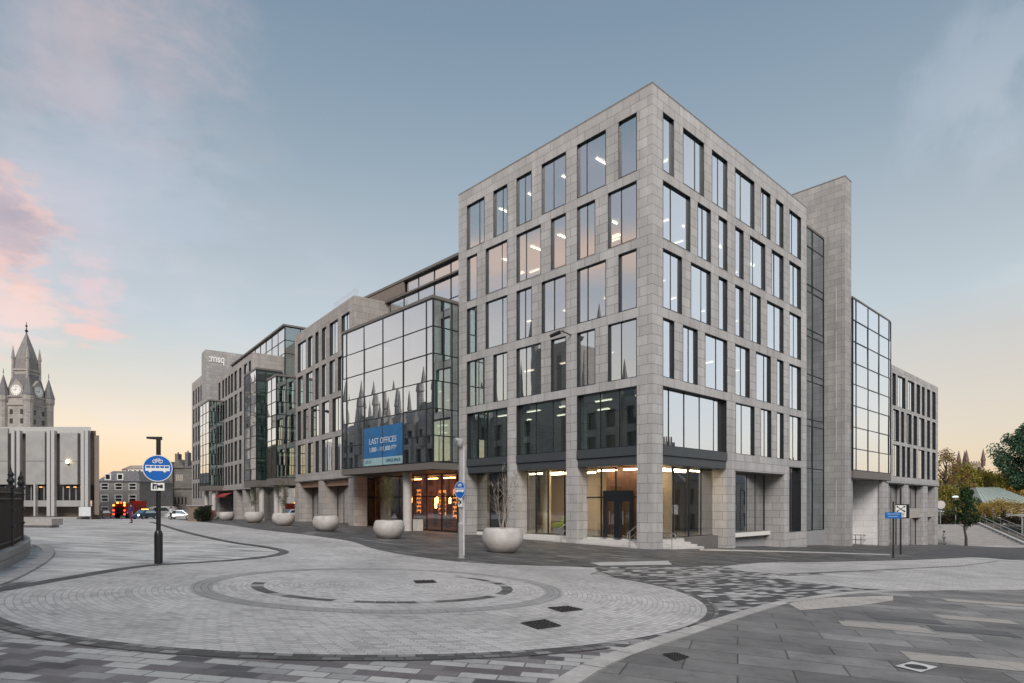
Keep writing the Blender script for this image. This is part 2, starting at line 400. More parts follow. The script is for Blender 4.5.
# =================================================================== WORLD AND LIGHT
def world():
    w = bpy.data.worlds.new("World"); SC.world = w; w.use_nodes = True
    nt = w.node_tree; nt.nodes.clear(); lk = nt.links.new
    out = nt.nodes.new("ShaderNodeOutputWorld")
    sky = N(nt, "ShaderNodeTexSky"); sky.sky_type = 'NISHITA'; sky.sun_disc = False
    sky.sun_elevation = R(40); sky.sun_rotation = math.pi; sky.air_density = 1; sky.dust_density = 1.5
    bg1 = N(nt, "ShaderNodeBackground", Strength=.05); lk(sky.outputs[0], bg1.inputs[0])
    tc = N(nt, "ShaderNodeTexCoord"); sp = N(nt, "ShaderNodeSeparateXYZ"); lk(tc.outputs["Generated"], sp.inputs[0])
    rp = N(nt, "ShaderNodeValToRGB"); cr = rp.color_ramp
    def lin(c): return tuple((x / 255 / 12.92 if x / 255 < .04045 else ((x / 255 + .055) / 1.055) ** 2.4) for x in c) + (1,)
    stops = [(0, (226, 166, 88)), (.05, (240, 190, 118)), (.10, (240, 205, 152)), (.16, (212, 196, 165)), (.25, (185, 190, 183)),
             (.345, (171, 177, 174)), (.5, (138, 153, 159)), (.61, (119, 137, 148)), (1, (80, 98, 114))]
    cr.elements[0].position = 0; cr.elements[0].color = lin(stops[0][1])
    cr.elements[1].position = 1; cr.elements[1].color = lin(stops[-1][1])
    for p, c in stops[1:-1]:
        e = cr.elements.new(p); e.color = lin(c)
    lk(sp.outputs[2], rp.inputs[0])
    col = rp.outputs[0]
    # clouds lit from below: masks about chosen sky directions, broken up by noise
    def mth(op, a, b=None, clamp=False):
        n = N(nt, "ShaderNodeMath", operation=op); n.use_clamp = clamp
        for i, v in enumerate((a, b)):
            if v is None: continue
            if isinstance(v, (int, float)): n.inputs[i].default_value = v
            else: lk(v, n.inputs[i])
        return n.outputs[0]
    def noise(scale, st, det=6, rough=.6, dist=.3):
        mp = N(nt, "ShaderNodeMapping"); mp.inputs["Scale"].default_value = st; mp.inputs["Rotation"].default_value = (0, R(14), 0)
        lk(tc.outputs["Generated"], mp.inputs[0])
        n = N(nt, "ShaderNodeTexNoise", Scale=scale, Detail=float(det), Roughness=rough, Distortion=dist); lk(mp.outputs[0], n.inputs["Vector"])
        return n.outputs["Fac"]
    def cloud(col, pix, r, stretch, colr, amt, nsc, lo, hi, nst=(1, 1, 2.4)):
        d = Vector(pix).normalized() if len(pix) == 3 else Vector((U(pix[0]), 1, (HZ - pix[1]) / FPX)).normalized()
        side = Vector((d.y, -d.x, 0)).normalized(); up = side.cross(d)
        def dot(v):
            n = N(nt, "ShaderNodeVectorMath", operation='DOT_PRODUCT'); lk(tc.outputs["Generated"], n.inputs[0]); n.inputs[1].default_value = v
            return n.outputs["Value"]
        a = mth('DIVIDE', dot(side), r * stretch); b = mth('DIVIDE', dot(up), r)
        dist = mth('SQRT', mth('ADD', mth('MULTIPLY', a, a), mth('MULTIPLY', b, b)))
        front = mth('GREATER_THAN', dot(d), 0)
        m = mth('SUBTRACT', 1, dist, True)
        mr = N(nt, "ShaderNodeMapRange", interpolation_type='SMOOTHSTEP'); lk(mth('ADD', noise(nsc, nst), mth('MULTIPLY', m, .38)), mr.inputs[0])
        mr.inputs[1].default_value = lo; mr.inputs[2].default_value = hi
        f = mth('MULTIPLY', mth('MULTIPLY', mr.outputs[0], mth('MULTIPLY', mth('POWER', m, .5), front)), amt)
        mx = N(nt, "ShaderNodeMix", data_type='RGBA'); lk(f, mx.inputs[0]); lk(col, mx.inputs[6]); mx.inputs[7].default_value = lin(colr)
        return mx.outputs[2]
    col = cloud(col, (85, 90), .31, .85, (178, 172, 174), .8, 5.0, .58, .95, (1, 1, 1.5))
    col = cloud(col, (120, 25), .22, 1.0, (198, 178, 174), .7, 8.0, .6, .92, (1, 1, 1.8))
    col = cloud(col, (120, 190), .16, 1.3, (186, 190, 197), .5, 7.0, .52, .78)
    col = cloud(col, (4, 262), .17, .75, (240, 180, 146), 1.0, 11.0, .66, .80, (1, 1, 1.8))
    col = cloud(col, (10, 212), .085, 1.0, (146, 134, 136), .9, 12.0, .62, .80, (1, 1, 1.8))
    col = cloud(col, (90, 327), .045, 1.3, (244, 186, 158), 1.0, 16.0, .62, .84, (1, 1, 3.5))
    col = cloud(col, (92, 290), .07, .9, (222, 186, 174), .9, 16.0, .62, .84, (1, 1, 2))
    col = cloud(col, (12, 312), .10, 1.1, (250, 200, 168), .9, 14.0, .64, .86, (1, 1, 3))
    col = cloud(col, (985, 95), .14, .9, (196, 200, 206), .4, 9.0, .58, .9, (1.8, 1, 1))
    col = cloud(col, (1020, 272), .06, 1.5, (212, 208, 204), .25, 6.0, .5, .8)
    col = cloud(col, (985, 425), .17, 2.6, (196, 176, 154), .75, 3.0, .2, .5, (1, 1, 3))
    # out-of-view clouds, added to brighten and tint what the glass reflects
    col = cloud(col, (-900, 300), .55, 1.6, (226, 205, 205), .7, 2.6, .48, .8)
    col = cloud(col, (-1, -.05, .40), .05, 10, (248, 208, 172), .85, 4.0, .42, .70, (1, 1, 3))
    col = cloud(col, (-1, .25, .12), .22, 3, (236, 226, 205), .7, 2.0, .4, .7, (1, 1, 2))
    col = cloud(col, (1, .06, .24), .46, 1.3, (236, 240, 244), 1.0, 2.0, .25, .6, (1, 1, 1.6))
    bg2 = N(nt, "ShaderNodeBackground", Strength=.92); lk(col, bg2.inputs[0])
    ad = nt.nodes.new("ShaderNodeAddShader"); lk(bg1.outputs[0], ad.inputs[0]); lk(bg2.outputs[0], ad.inputs[1])
    lk(ad.outputs[0], out.inputs[0])
    s = bpy.data.lights.new("rear_fill_sun", 'SUN'); so = bpy.data.objects.new("rear_fill_sun", s); COL.objects.link(so)  # fill added behind the camera to brighten both facades, not the evening sun
    s.energy = 3.15; s.angle = R(28); s.color = (1, .925, .86)
    so.rotation_euler = Vector((0, math.cos(R(40)), -math.sin(R(40)))).to_track_quat('-Z', 'Y').to_euler()
world()
SC.view_settings.view_transform = 'Standard'; SC.view_settings.look = 'None'
SC.view_settings.exposure = 0.0; SC.view_settings.gamma = 1
SC.render.engine = 'CYCLES'
SC.cycles.use_denoising = True; SC.cycles.use_adaptive_sampling = True; SC.cycles.adaptive_threshold = .02
SC.cycles.max_bounces = 8; SC.cycles.transparent_max_bounces = 16; SC.cycles.glossy_bounces = 4
SC.cycles.sample_clamp_indirect = 4; SC.cycles.caustics_reflective = False; SC.cycles.caustics_refractive = False

# =================================================================== GROUND
def gr(*v): return [(p, (g * 1.0, g * .972, g * .955)) for p, g in v]
SLAB_L = bricks("pale_granite_slabs", (0, 0, 0), (0, 0, 0), (.24, .23, .22), 1.3, .42, .007, rot=R(2), nz=.2, bump=.15, smooth=.3, ramp=[(p, (g, g * .985, g * .955)) for p, g in ((0, .60), (.22, .47), (.42, .55), (.6, .40), (.74, .52), (.9, .32))])
SLAB_D = bricks("grey_granite_slabs", (0, 0, 0), (0, 0, 0), (.10, .098, .095), 1.3, .45, .008, rot=R(43.3), nz=.22, bump=.15, ramp=gr((0, .08), (.3, .11), (.5, .068), (.7, .095), (.88, .15), (.95, .24)))
SLAB_P = bricks("pavement_slabs", (0, 0, 0), (0, 0, 0), (.07, .068, .065), 1.15, .58, .010, rot=R(20), nz=.28, bump=.2, blot=1.1, ramp=gr((0, .175), (.3, .205), (.5, .15), (.68, .19), (.86, .24), (.95, .33)))
CEN = (-2.7, 13.4); RAD = 6.6
SETT_R = bricks("roundel_setts", (0, 0, 0), (0, 0, 0), (.33, .315, .305), .20, .100, .008, polar=CEN, nz=.14, bump=.3, ramp=gr((0, .55), (.25, .48), (.45, .52), (.65, .44), (.8, .56), (.95, .38)))
SETT_RING = bricks("roundel_grey_ring", (.36, .35, .345), (.30, .295, .29), (.19, .19, .19), .3, .12, .009, polar=CEN, nz=.12)
SETT_DASH = bricks("roundel_dark_dashes", (0, 0, 0), (0, 0, 0), (.24, .23, .22), .36, .248, .012, polar=CEN, nz=.15, ramp=gr((0, .085), (.4, .12), (.70, .32), (.86, .46)))
SETT_EDGE = bricks("dark_edge_setts", (0, 0, 0), (0, 0, 0), (.07, .07, .07), .22, .14, .014, polar=CEN, nz=.2, ramp=gr((0, .09), (.4, .14), (.7, .19), (.9, .28)))
SETT_ROAD = bricks("road_setts", (0, 0, 0), (0, 0, 0), (.33, .32, .31), .34, .16, .009, rot=R(35), nz=.14, ramp=gr((0, .54), (.25, .46), (.5, .51), (.75, .42), (.92, .56)))
SETT_MIX = bricks("mottled_apron_setts", (0, 0, 0), (0, 0, 0), (.15, .145, .14), .40, .20, .010, rot=R(8), nz=.18, ramp=[(0, (.45, .44, .43)), (.3, (.20, .185, .19)), (.5, (.38, .375, .37)), (.66, (.14, .125, .13)), (.8, (.30, .295, .295)), (.9, (.095, .09, .095))])
SETT_BW = bricks("dark_and_pale_setts", (0, 0, 0), (0, 0, 0), (.14, .14, .14), .36, .18, .010, rot=R(-32), nz=.15, ramp=gr((0, .46), (.2, .06), (.45, .38), (.6, .075), (.78, .30), (.9, .05)))
DARKSETT = bricks("dark_kerb_setts", (.085, .084, .085), (.15, .148, .145), (.05, .05, .05), .3, .21, .012, nz=.2)
KERBST = bricks("kerb_granite", (.48, .46, .44), (.40, .385, .37), (.17, .165, .16), .9, .6, .014, nz=.18, blot=2)
TACT = bricks("buff_tactile_slabs", (.46, .43, .40), (.41, .385, .36), (.30, .28, .26), .4, .4, .010, rot=R(20), nz=.12)

def ground():
    mb = MB()
    xs = [-900, -500, -250, -140] + [-100 + 2 * i for i in range(96)] + [110, 150, 250, 500, 900]
    ys = [-300, -120, -60, -30] + [-16 + 2 * i for i in range(70)] + [130, 150, 200, 300, 600, 1400]
    n = len(ys)
    for x in xs:
        for y in ys: mb.v.append((x, y, G(x, y) - .012))
    for i in range(len(xs) - 1):
        for j in range(n - 1):
            a = i * n + j; mb.f.append((a, a + n, a + n + 1, a + 1))
    struct("ground", mb, SLAB_L)
ground()
def smooth_line(pts, sub=6):
    out = []
    P = [Vector((p[0], p[1])) for p in pts]
    for i in range(len(P) - 1):
        p0 = P[max(i - 1, 0)]; p1 = P[i]; p2 = P[i + 1]; p3 = P[min(i + 2, len(P) - 1)]
        for k in range(sub):
            t = k / sub
            out.append(.5 * ((2 * p1) + (p2 - p0) * t + (2 * p0 - 5 * p1 + 4 * p2 - p3) * t * t + (3 * p1 - p0 - 3 * p2 + p3) * t ** 3))
    out.append(P[-1]); return out
def ribbon(name, pts, w, mat, off, side=0.0, thick=0, sub=6):
    P = smooth_line(pts, sub); mb = MB(); L_, R_ = [], []
    for i, p in enumerate(P):
        d = (P[min(i + 1, len(P) - 1)] - P[max(i - 1, 0)]).normalized(); n = Vector((-d.y, d.x))
        a = p + n * (w * (.5 + side)); b = p - n * (w * (.5 - side)); L_.append(a); R_.append(b)
    T = lambda q, o=off: (q.x, q.y, G(q.x, q.y) + o)
    for i in range(len(P) - 1):
        mb.quad(T(L_[i]), T(R_[i]), T(R_[i + 1]), T(L_[i + 1]))
        if thick:
            mb.quad(T(L_[i], off - thick), T(L_[i]), T(L_[i + 1]), T(L_[i + 1], off - thick))
            mb.quad(T(R_[i]), T(R_[i], off - thick), T(R_[i + 1], off - thick), T(R_[i + 1]))
    o = struct(name, mb, mat)
    # run the courses along the ribbon
    me = o.data; uv = me.uv_layers[0].data
    acc = 0; step = 3 if thick else 1
    for i in range(len(P) - 1):
        l = (P[i + 1] - P[i]).length
        q = me.polygons[i * step]
        for li, c in zip(q.loop_indices, ((acc, w), (acc, 0), (acc + l, 0), (acc + l, w))): uv[li].uv = c
        acc += l
    return o
def sheet(name, pts, mat, off):
    return struct(name, MB().poly([(p[0], p[1], G(p[0], p[1]) + off) for p in pts]), mat)
def strip(name, A, B, mat, off, n=40, m=8):
    def res(P, n):
        P = [Vector((p[0], p[1])) for p in P]; ln = [0]
        for a, b in zip(P[:-1], P[1:]): ln.append(ln[-1] + (b - a).length)
        o = []
        for i in range(n + 1):
            t = ln[-1] * i / n; k = 0
            while k < len(P) - 2 and ln[k + 1] < t: k += 1
            f = (t - ln[k]) / max(1e-6, ln[k + 1] - ln[k]); o.append(P[k].lerp(P[k + 1], min(1, f)))
        return o
    a, b = res(A, n), res(B, n); mb = MB()
    for i in range(n + 1):
        for j in range(m + 1):
            p = a[i].lerp(b[i], j / m); mb.v.append((p.x, p.y, G(p.x, p.y) + off))
    for i in range(n):
        for j in range(m):
            q = i * (m + 1) + j; mb.f.append((q, q + 1, q + m + 2, q + m + 1))
    return struct(name, mb, mat)
def arc_sheet(name, r0, r1, a0, a1, mat, off, n=96):
    mb = MB()
    for i in range(n):
        t0 = R(a0 + (a1 - a0) * i / n); t1 = R(a0 + (a1 - a0) * (i + 1) / n)
        P = [(CEN[0] + r * math.cos(t), CEN[1] + r * math.sin(t)) for r, t in ((r0, t0), (r1, t0), (r1, t1), (r0, t1))]
        mb.quad(*[(p[0], p[1], G(*p) + off) for p in P])
    return struct(name, mb, mat)

lineL = [px(*p) for p in ((150.4, 522), (164, 525.6), (181, 530.8), (225, 541), (262, 546.5), (280, 550), (283.6, 553), (266, 557), (218.7, 561.5), (143.5, 566.6), (68, 578.6), (0, 590.6), (-90, 606))]
lineR = [px(*p) for p in ((170, 519.3), (232, 525.5), (300, 534), (350, 541), (380, 550), (458, 561.5), (579, 566.6))]
kerbN = [px(*p) for p in ((540, 700), (570, 683), (590, 671), (620, 657), (690, 633), (760, 610), (800, 601), (880, 592), (1024, 590), (1150, 589))]
sl = smooth_line(lineL[:7], 5); sl2 = smooth_line(lineL[6:], 5)
strip("road", sl, smooth_line(lineR[:6], 5), SETT_ROAD, .004, 60, 10)
circ = lambda a, r=RAD: (CEN[0] + r * math.cos(R(a)), CEN[1] + r * math.sin(R(a)))
sheet("road", [tuple(p) for p in sl2] + [(-12, 6.5), circ(200), circ(180, 5), circ(90, 2), circ(30, 5), px(600, 570), px(579, 566.6), lineR[5]], SETT_ROAD, .004)
sheet("apron_paving", [(-17.5, 0.5), (-17.5, 4.5), circ(205, 5), circ(270, 4), circ(330, 6), kerbN[4], kerbN[3], kerbN[2], kerbN[1], kerbN[0], (0.3, .5)], SETT_MIX, .004)
sheet("mottled_paving", [circ(-32, 6.5), circ(0, 6.6), circ(30, 6.6), px(594, 569), px(600, 566.8), px(720, 565.5), px(800, 571), px(862, 578), px(900, 591)] + [kerbN[6], kerbN[5], kerbN[4]], SETT_BW, .004)
arc_sheet("roundel", .02, RAD, 0, 360, SETT_R, .010)
arc_sheet("roundel_ring", 3.42, 3.78, 0, 360, SETT_RING, .014)
arc_sheet("roundel_ring", 2.48, 2.72, -170, 60, SETT_DASH, .014)
arc_sheet("roundel_edge", RAD, RAD + .28, 196, 305, SETT_EDGE, .012)
arc_sheet("roundel_edge", RAD, RAD + .2, -32, 36, SETT_EDGE, .012)
ribbon("kerb_line", lineL, .30, DARKSETT, .017, sub=8)
# paving along the building
Aline = lineR[:-1] + [px(579, 566.6), px(700, 566), px(860, 561.5), px(985, 556), px(1040, 549)]
Bline = [F2(80, -6, 0), F2(45, -6, 0), F2(20, -6, 0), L(40, -8, 0), L(30, -8, 0), L(12, -8, 0), L(5, -8, 0), Rr(10, -7, 0), Rr(30, -8, 0), Rr(60, -8, 0), Rr(66, -4, 0)]
AA = smooth_line(Aline, 5); BB = smooth_line(Bline, 5)
def strip2(name, A, B, mat, off, m=10):
    mb = MB()
    for p, q in zip(A, B):
        p, q = Vector((p[0], p[1])), Vector((q[0], q[1]))
        for j in range(m + 1):
            c = p.lerp(q, j / m); mb.v.append((c.x, c.y, G(c.x, c.y) + off))
    for i in range(len(A) - 1):
        for j in range(m):
            a = i * (m + 1) + j; mb.f.append((a, a + 1, a + m + 2, a + m + 1))
    return struct(name, mb, mat)
strip2("building_pavement", AA, BB, SLAB_D, .007)
ribbon("kerb_line", [tuple(p) for p in lineR] + [px(700, 566.3)], .16, DARKSETT, .011, sub=6)
sheet("crossing", [px(*p) for p in ((722, 566.5), (760, 563), (840, 562), (940, 559.5), (1000, 561), (960, 566), (860, 571), (780, 574), (745, 572))], SETT_ROAD, .012)
sheet("crossing", [px(*p) for p in ((765, 577), (860, 573.5), (970, 567.5), (1030, 562), (1100, 562), (1100, 589), (1024, 589.6), (900, 590.5), (862, 589), (800, 582))], SETT_ROAD, .010)
sheet("pavement", kerbN + [(40, 16), (40, .5), (1.0, .5)], SLAB_P, .028)
ribbon("kerb", kerbN, .26, KERBST, .034, side=0, thick=.05, sub=6)
sheet("tactile_paving", [px(*p) for p in ((786, 604), (830, 599), (893, 597), (893, 602), (858, 607.5), (800, 612))], TACT, .034)
PALE = bricks("pale_slab_inset", (.37, .345, .31), (.31, .295, .275), (.12, .12, .12), 2, 2, .008, nz=.12)
def inset(name, x, y, l, w, mat, ang=-20):
    c = Vector(px(x, y)); d = Vector((math.cos(R(ang)), math.sin(R(ang)))) * l / 2; n = Vector((-d.y, d.x)).normalized() * w / 2
    sheet(name, [c - d - n, c + d - n, c + d + n, c - d + n], mat, .033)
for x, y, l, w in ((885, 629, 1.3, .58), (985, 666, 1.7, .58), (975, 621, 1.2, .58), (985, 604, 1.6, .58)): inset("pale_paving_inset", x, y, l, w, PALE)
for x, y, l, w in ((972, 633, 1.15, .58), (905, 621, 1.15, .58)): inset("dark_paving_inset", x, y, l, w, plain("dark_slab", (.10, .10, .102), .8))
sheet("side_road", [px(*p) for p in ((908, 555), (935, 550), (980, 547.8), (1060, 547.3), (1100, 548), (1100, 560), (1010, 559.5), (985, 557.5))], TARMAC, .014)
for q in (((985, 556.5), (1004, 554.8), (1006, 555.3), (987, 557)), ((1008, 554.3), (1024, 552.8), (1026, 553.3), (1010, 554.8))):
    sheet("road_marking", [px(*p) for p in q], WHITEP, .020)
LINEST = plain("pale_stone_line", (.42, .41, .40), .7)
sheet("step_threshold", [px(*p) for p in ((700, 549.3), (800, 551.5), (890, 554.3), (890, 555.3), (800, 552.6), (700, 550.6))], LINEST, .012)
sheet("pale_paving_inset", [px(*p) for p in ((590, 562.8), (668, 561), (672, 565), (600, 566))], LINEST, .013)
# drain covers
def cover(label, pts, dark=True, off=.02):
    c = [sum(px(*p)[i] for p in pts) / 4 for i in (0, 1)]
    o = thing("manhole_cover", label, "manhole cover", (c[0], c[1], G(*c) + off))
    P = [Vector((*px(*p), 0)) for p in pts]
    for v in P: v.z = G(v.x, v.y) + off
    m = MB(); q = [v + Vector((0, 0, .004)) for v in P]
    cc = sum(P, Vector()) / 4
    m.poly(q); link("cover_frame", m, plain("cast_iron_frame", (.06, .058, .056), .6, .3), o)
    mb = MB()
    nn = 9
    for i in range(nn):
        for j in range(nn):
            def at(a, b):
                a = .06 + .88 * a; b = .06 + .88 * b
                return (P[0].lerp(P[1], a)).lerp(P[3].lerp(P[2], a), b)
            if (i + j) % 2: continue
            a0, a1, b0, b1 = i / nn, (i + .92) / nn, j / nn, (j + .92) / nn
            k = [at(a0, b0), at(a1, b0), at(a1, b1), at(a0, b1)]
            mb.hexa([v + Vector((0, 0, .002)) for v in k] + [v + Vector((0, 0, .012)) for v in k])
    link("tread_pattern", mb, plain("cast_iron", (.035, .034, .033), .5, .4), o)
    return o
cover("square dark iron cover nearest the kerb in the pale roundel", ((520, 624), (545, 620.5), (562, 627), (538, 630.5)))
cover("square dark iron cover second from the kerb in the pale roundel", ((547, 608.5), (568, 607), (584, 610.5), (562, 613)))
cover("small dark iron cover inside the inner ring of the roundel", ((413, 581.3), (434, 581), (437, 583.3), (416, 584)))
cover("small dark iron gully beside the kerb in the right pavement", ((662, 657), (676, 655.5), (690, 660), (676, 664)), off=.036)
hyd = thing("hydrant_cover", "small pale stone slab with an oval iron lid in the right pavement", "hydrant cover", (*px(916, 671), G(*px(916, 671)) + .034))
hp = [px(*p) for p in ((895, 669), (912, 664.5), (938, 670), (921, 675.5))]
link("cover_frame", MB().poly([(p[0], p[1], G(*p) + .038) for p in hp]), plain("pale_cast_surround", (.55, .54, .53), .7), hyd)
c = px(916, 670.2); m = MB()
m.poly([(c[0] + .115 * math.cos(t * math.pi / 10) , c[1] + .115 * math.sin(t * math.pi / 10) , G(*c) + .043) for t in range(20)])
link("lid", m, plain("cast_iron", (.035, .034, .033)), hyd)

# =================================================================== CORNER BLOCK
TOPS = [22.29, 18.41, 14.54, 10.59, 6.69]; BOTS = [18.96, 15.09, 11.15, 7.20, 3.28]
ZF = -2.1
S_L, S_R, ZTOP = L.s(458.6), Rr.s(806.6), 23.45
def mk(F, x0, x1, fr):
    fr = [fr] if isinstance(fr, (int, float)) else fr
    return [F.s(x0 + (x1 - x0) * f) for f in fr if f]
B1 = thing("office_block", "tall grey granite corner block with five rows of upright windows above dark shopfronts", "building", (7.83, 34.58, -2.6))
Lw = [[(467, 484.6, .65), (493.4, 507.4, .6), (516.5, 531.7, .5), (541.7, 566, .45), (577, 606, .3), (618.5, 636.8, 0)],
      [(467, 477.2, 0), (485.7, 507.4, .7), (516.5, 541, .35), (551, 566, 0), (577, 595.3, .5), (608, 636.8, .42)],
      [(467, 477, 0), (485.7, 507.4, .72), (516.5, 531.8, .5), (541.7, 566, .47), (577, 606, .33), (618.5, 636.8, 0)],
      [(467, 484.6, .6), (493.4, 507.4, .6), (516.5, 541, .35), (551, 566, 0), (577, 595.3, .5), (608, 636.8, .42)]]
bays = [(467, 507.4, [.36, .66]), (516.5, 566, [.34, .68]), (577, 636.8, [.34, .66])]
Rw = [[(662.8, 673.9, 0), (683, 704, .65), (711.8, 727.3, .5), (735, 754.4, .37), (760.7, 770.5, .42), (775.8, 783.4, 0), (789.2, 801, .35)],
      [(662.8, 690.4, .35), (697.5, 710.8, .5), (718.5, 727.3, 0), (735, 743.6, 0), (749.8, 765.3, .3), (771.6, 783.5, .35), (789.2, 801, .5)],
      [(662.8, 682, .5), (690.8, 710.8, .6), (718.5, 727.3, 0), (735, 743.6, 0), (750, 760.7, .4), (766.9, 783.5, .55), (789.2, 801, .5)],
      [(662.8, 674.2, 0), (682.8, 697.7, .5), (705, 727.3, .57), (735, 749.7, .5), (756, 770.8, .65), (776.9, 783.5, 0), (789.2, 801, .4)]]
Rlow = [(735.6, 754.5, .4), (760.7, 771.3, .5), (776.8, 783.6, 0), (789.2, 801, .45)]
wall = MB(); op = []
for r in range(4):
    op += [(L.s(a), L.s(b), BOTS[r], TOPS[r]) for a, b, _ in Lw[r]]
op += [(L.s(a), L.s(b), -4, TOPS[4], 1.0) for a, b, _ in bays]
facade(wall, L, 0, S_L, -4, ZTOP, op)
op = []
for r in range(4):
    op += [(Rr.s(a), Rr.s(b), BOTS[r], TOPS[r]) for a, b, _ in Rw[r]]
op += [(Rr.s(a), Rr.s(b), BOTS[4], TOPS[4]) for a, b, _ in Rlow]
op += [(Rr.s(662.8), Rr.s(726.6), -4, TOPS[4], 1.0), (Rr.s(735.4), Rr.s(783.8), -5, 2.16, 1.5), (Rr.s(789.2), Rr.s(801), -2.2, 2.75, .4)]
facade(wall, Rr, 0, S_R, -6, ZTOP, op)
# parapet return, roof, backs
wall.quad(Rr(S_R, 0, -6), Rr(S_R, -S_L, -6), Rr(S_R, -S_L, ZTOP), Rr(S_R, 0, ZTOP))
wall.quad(L(S_L, 0, -4), L(S_L, -S_R, -4), L(S_L, -S_R, ZTOP), L(S_L, 0, ZTOP))
link("stone_wall", wall, STONE, B1)
link("roof", MB().fbox(Rr, .3, S_R - .02, -.3, -S_L + .02, ZTOP - .6, ZTOP - .35), plain("roof_membrane", (.12, .12, .12), .9), B1)
pc = MB(); pc.fbox(L, -.02, S_L + .01, -.42, .02, ZTOP + .002, ZTOP + .05); pc.fbox(Rr, .42, S_R + .01, -.42, .02, ZTOP + .002, ZTOP + .05)
link("parapet_coping", pc, plain("zinc_coping", (.30, .29, .29), .5, .3), B1)
for r in range(4):
    for a, b, f in Lw[r]: window(B1, L, L.s(a), L.s(b), BOTS[r], TOPS[r], mk(L, a, b, f))
    for a, b, f in Rw[r]: window(B1, Rr, Rr.s(a), Rr.s(b), BOTS[r], TOPS[r], mk(Rr, a, b, f))
for a, b, f in Rlow: window(B1, Rr, Rr.s(a), Rr.s(b), BOTS[4], TOPS[4], mk(Rr, a, b, f))
def canopy(F, a, b, name="canopy"):
    a, b = sorted((a, b)); m = MB()
    m.fbox(F, a + .01, b - .01, -.96, .06, 2.74, 3.27); m.fbox(F, a + .05, b - .05, -.96, -.03, 2.22, 2.735)
    for j in range(1, 3):
        q = a + (b - a) * j / 3; m.fbox(F, q - .008, q + .008, .061, .065, 2.76, 3.25)
    link(name, m, DARKP, B1)
for a, b, f in bays:
    window(B1, L, L.s(a), L.s(b), BOTS[4], TOPS[4], mk(L, a, b, f), depth=.3, gl=GLASS_T)
    canopy(L, L.s(a), L.s(b))
window(B1, Rr, Rr.s(662.8), Rr.s(726.6), BOTS[4], TOPS[4], mk(Rr, 662.8, 726.6, [.16, .4, .64, .86]), depth=.3)
canopy(Rr, Rr.s(662.8), Rr.s(726.6))
window(B1, Rr, Rr.s(789.2), Rr.s(801), -2.2, 2.75, mk(Rr, 789.2, 801, .5), depth=.36)
# recess on the side street
g = Frame(Rr(0, -1.45, 0)[:2], Rr.d, Rr.n); a, b = Rr.s(735.4) + .02, Rr.s(783.8) - .02
window(B1, g, a, b, -2.3, 2.14, [a + (b - a) * f for f in (.3, .62, .8)], depth=.05, gl=GLASS)
link("plinth_panel", MB().fbox(g, a, b, -.12, .02, -5, -2.3), plain("grey_plinth", (.30, .30, .31), .7), B1)
link("lintel", MB().fbox(Rr, Rr.s(734.6), Rr.s(784.5), -.1, .05, 2.14, 2.85), STONE, B1)
# shopfronts
def shop(F, a, b, z0, fr, trans=(), gl=None):
    a, b = sorted((a, b)); f = Frame(F(0, -1.0, 0)[:2], F.d, F.n)
    return window(B1, f, a - .3, b + .3, z0, 2.2, [a + (b - a) * q for q in fr], depth=.0, gl=gl or GLASS_S, trans=trans, k0=.06, bar=.045)
shop(L, L.s(467), L.s(507.4), ZF, (.33, .66)); shop(L, L.s(516.5), L.s(566), ZF, (.22, .55, .8)); shop(L, L.s(577), L.s(636.8), ZF, (.5, .75), (.35,))
shop(Rr, Rr.s(662.8), Rr.s(726.6), ZF, (.18, .36, .6, .8))
f1 = Frame(L(0, -1.0, 0)[:2], L.d, L.n)
d0, d1 = f1.s(606), f1.s(634)
dm = MB()
dm.fbox(f1, d1, d0, .05, .30, .1, .75); dm.fbox(f1, d0 - .12, d0, .02, .3, ZF, .1); dm.fbox(f1, d1, d1 + .12, .02, .3, ZF, .1); md = (d0 + d1) / 2
dm.fbox(f1, md - .2, md + .2, .03, .3, ZF, .1)
door = link("entrance_door", dm, DARK, B1)
hb = MB().tube(f1(md + .5, .36, -1.3), f1(md + .5, .36, -.5), .02); hb.tube(f1(md - .5, .36, -1.3), f1(md - .5, .36, -.5), .02)
link("door_handle", hb, STEEL, door)
# interiors
slabs = [(TOPS[i + 1] + .02, BOTS[i] - .04) for i in range(4)] + [(2.75, 3.24)]
floors(B1, Rr, .75, S_R - .3, -.75, -S_L + .3, slabs + [(22.32, 22.7)], None)
floors(B1, Rr, 1.0, S_R - .3, -1.05, -S_L + .3, [(ZF - .3, ZF)], None)
link("core_wall", MB().fbox(Rr, 8.5, S_R - .5, -7.5, -S_L + .4, ZF, 2.7), CREAM, B1)
for i in range(5):
    zb = BOTS[i] + .0; zt = TOPS[i] + .02
    link("core_wall", MB().fbox(Rr, 7.2, S_R - 3, -7.0, -S_L + 3, zb, zt), CORE, B1)
random.seed(3)
for i in (0, 1):
    for j in range(5):
        s_ = 2.4 + 3.1 * j + random.uniform(-.4, .4)
        link("ceiling_light", MB().fbox(L, s_, s_ + .12, -3.6, -2.0, TOPS[i] - .06, TOPS[i] - .02), STRIP, B1)
        if i == 1: link("ceiling_light", MB().fbox(L, s_ + .9, s_ + 1.9, -5.2, -4.9, TOPS[i] - .06, TOPS[i] - .02), PEACH, B1)  # lamps added inside to tint these windows like the peach cloud reflection
    for j in range(4):
        s_ = 2.6 + 4.4 * j
        if i == 1: link("ceiling_light", MB().fbox(Rr, s_, s_ + 1.4, -2.4, -2.28, TOPS[i] - .06, TOPS[i] - .02), STRIP, B1)
OPAN = lamp_mat("office_light_panel", (1, .82, .62), 3.2)
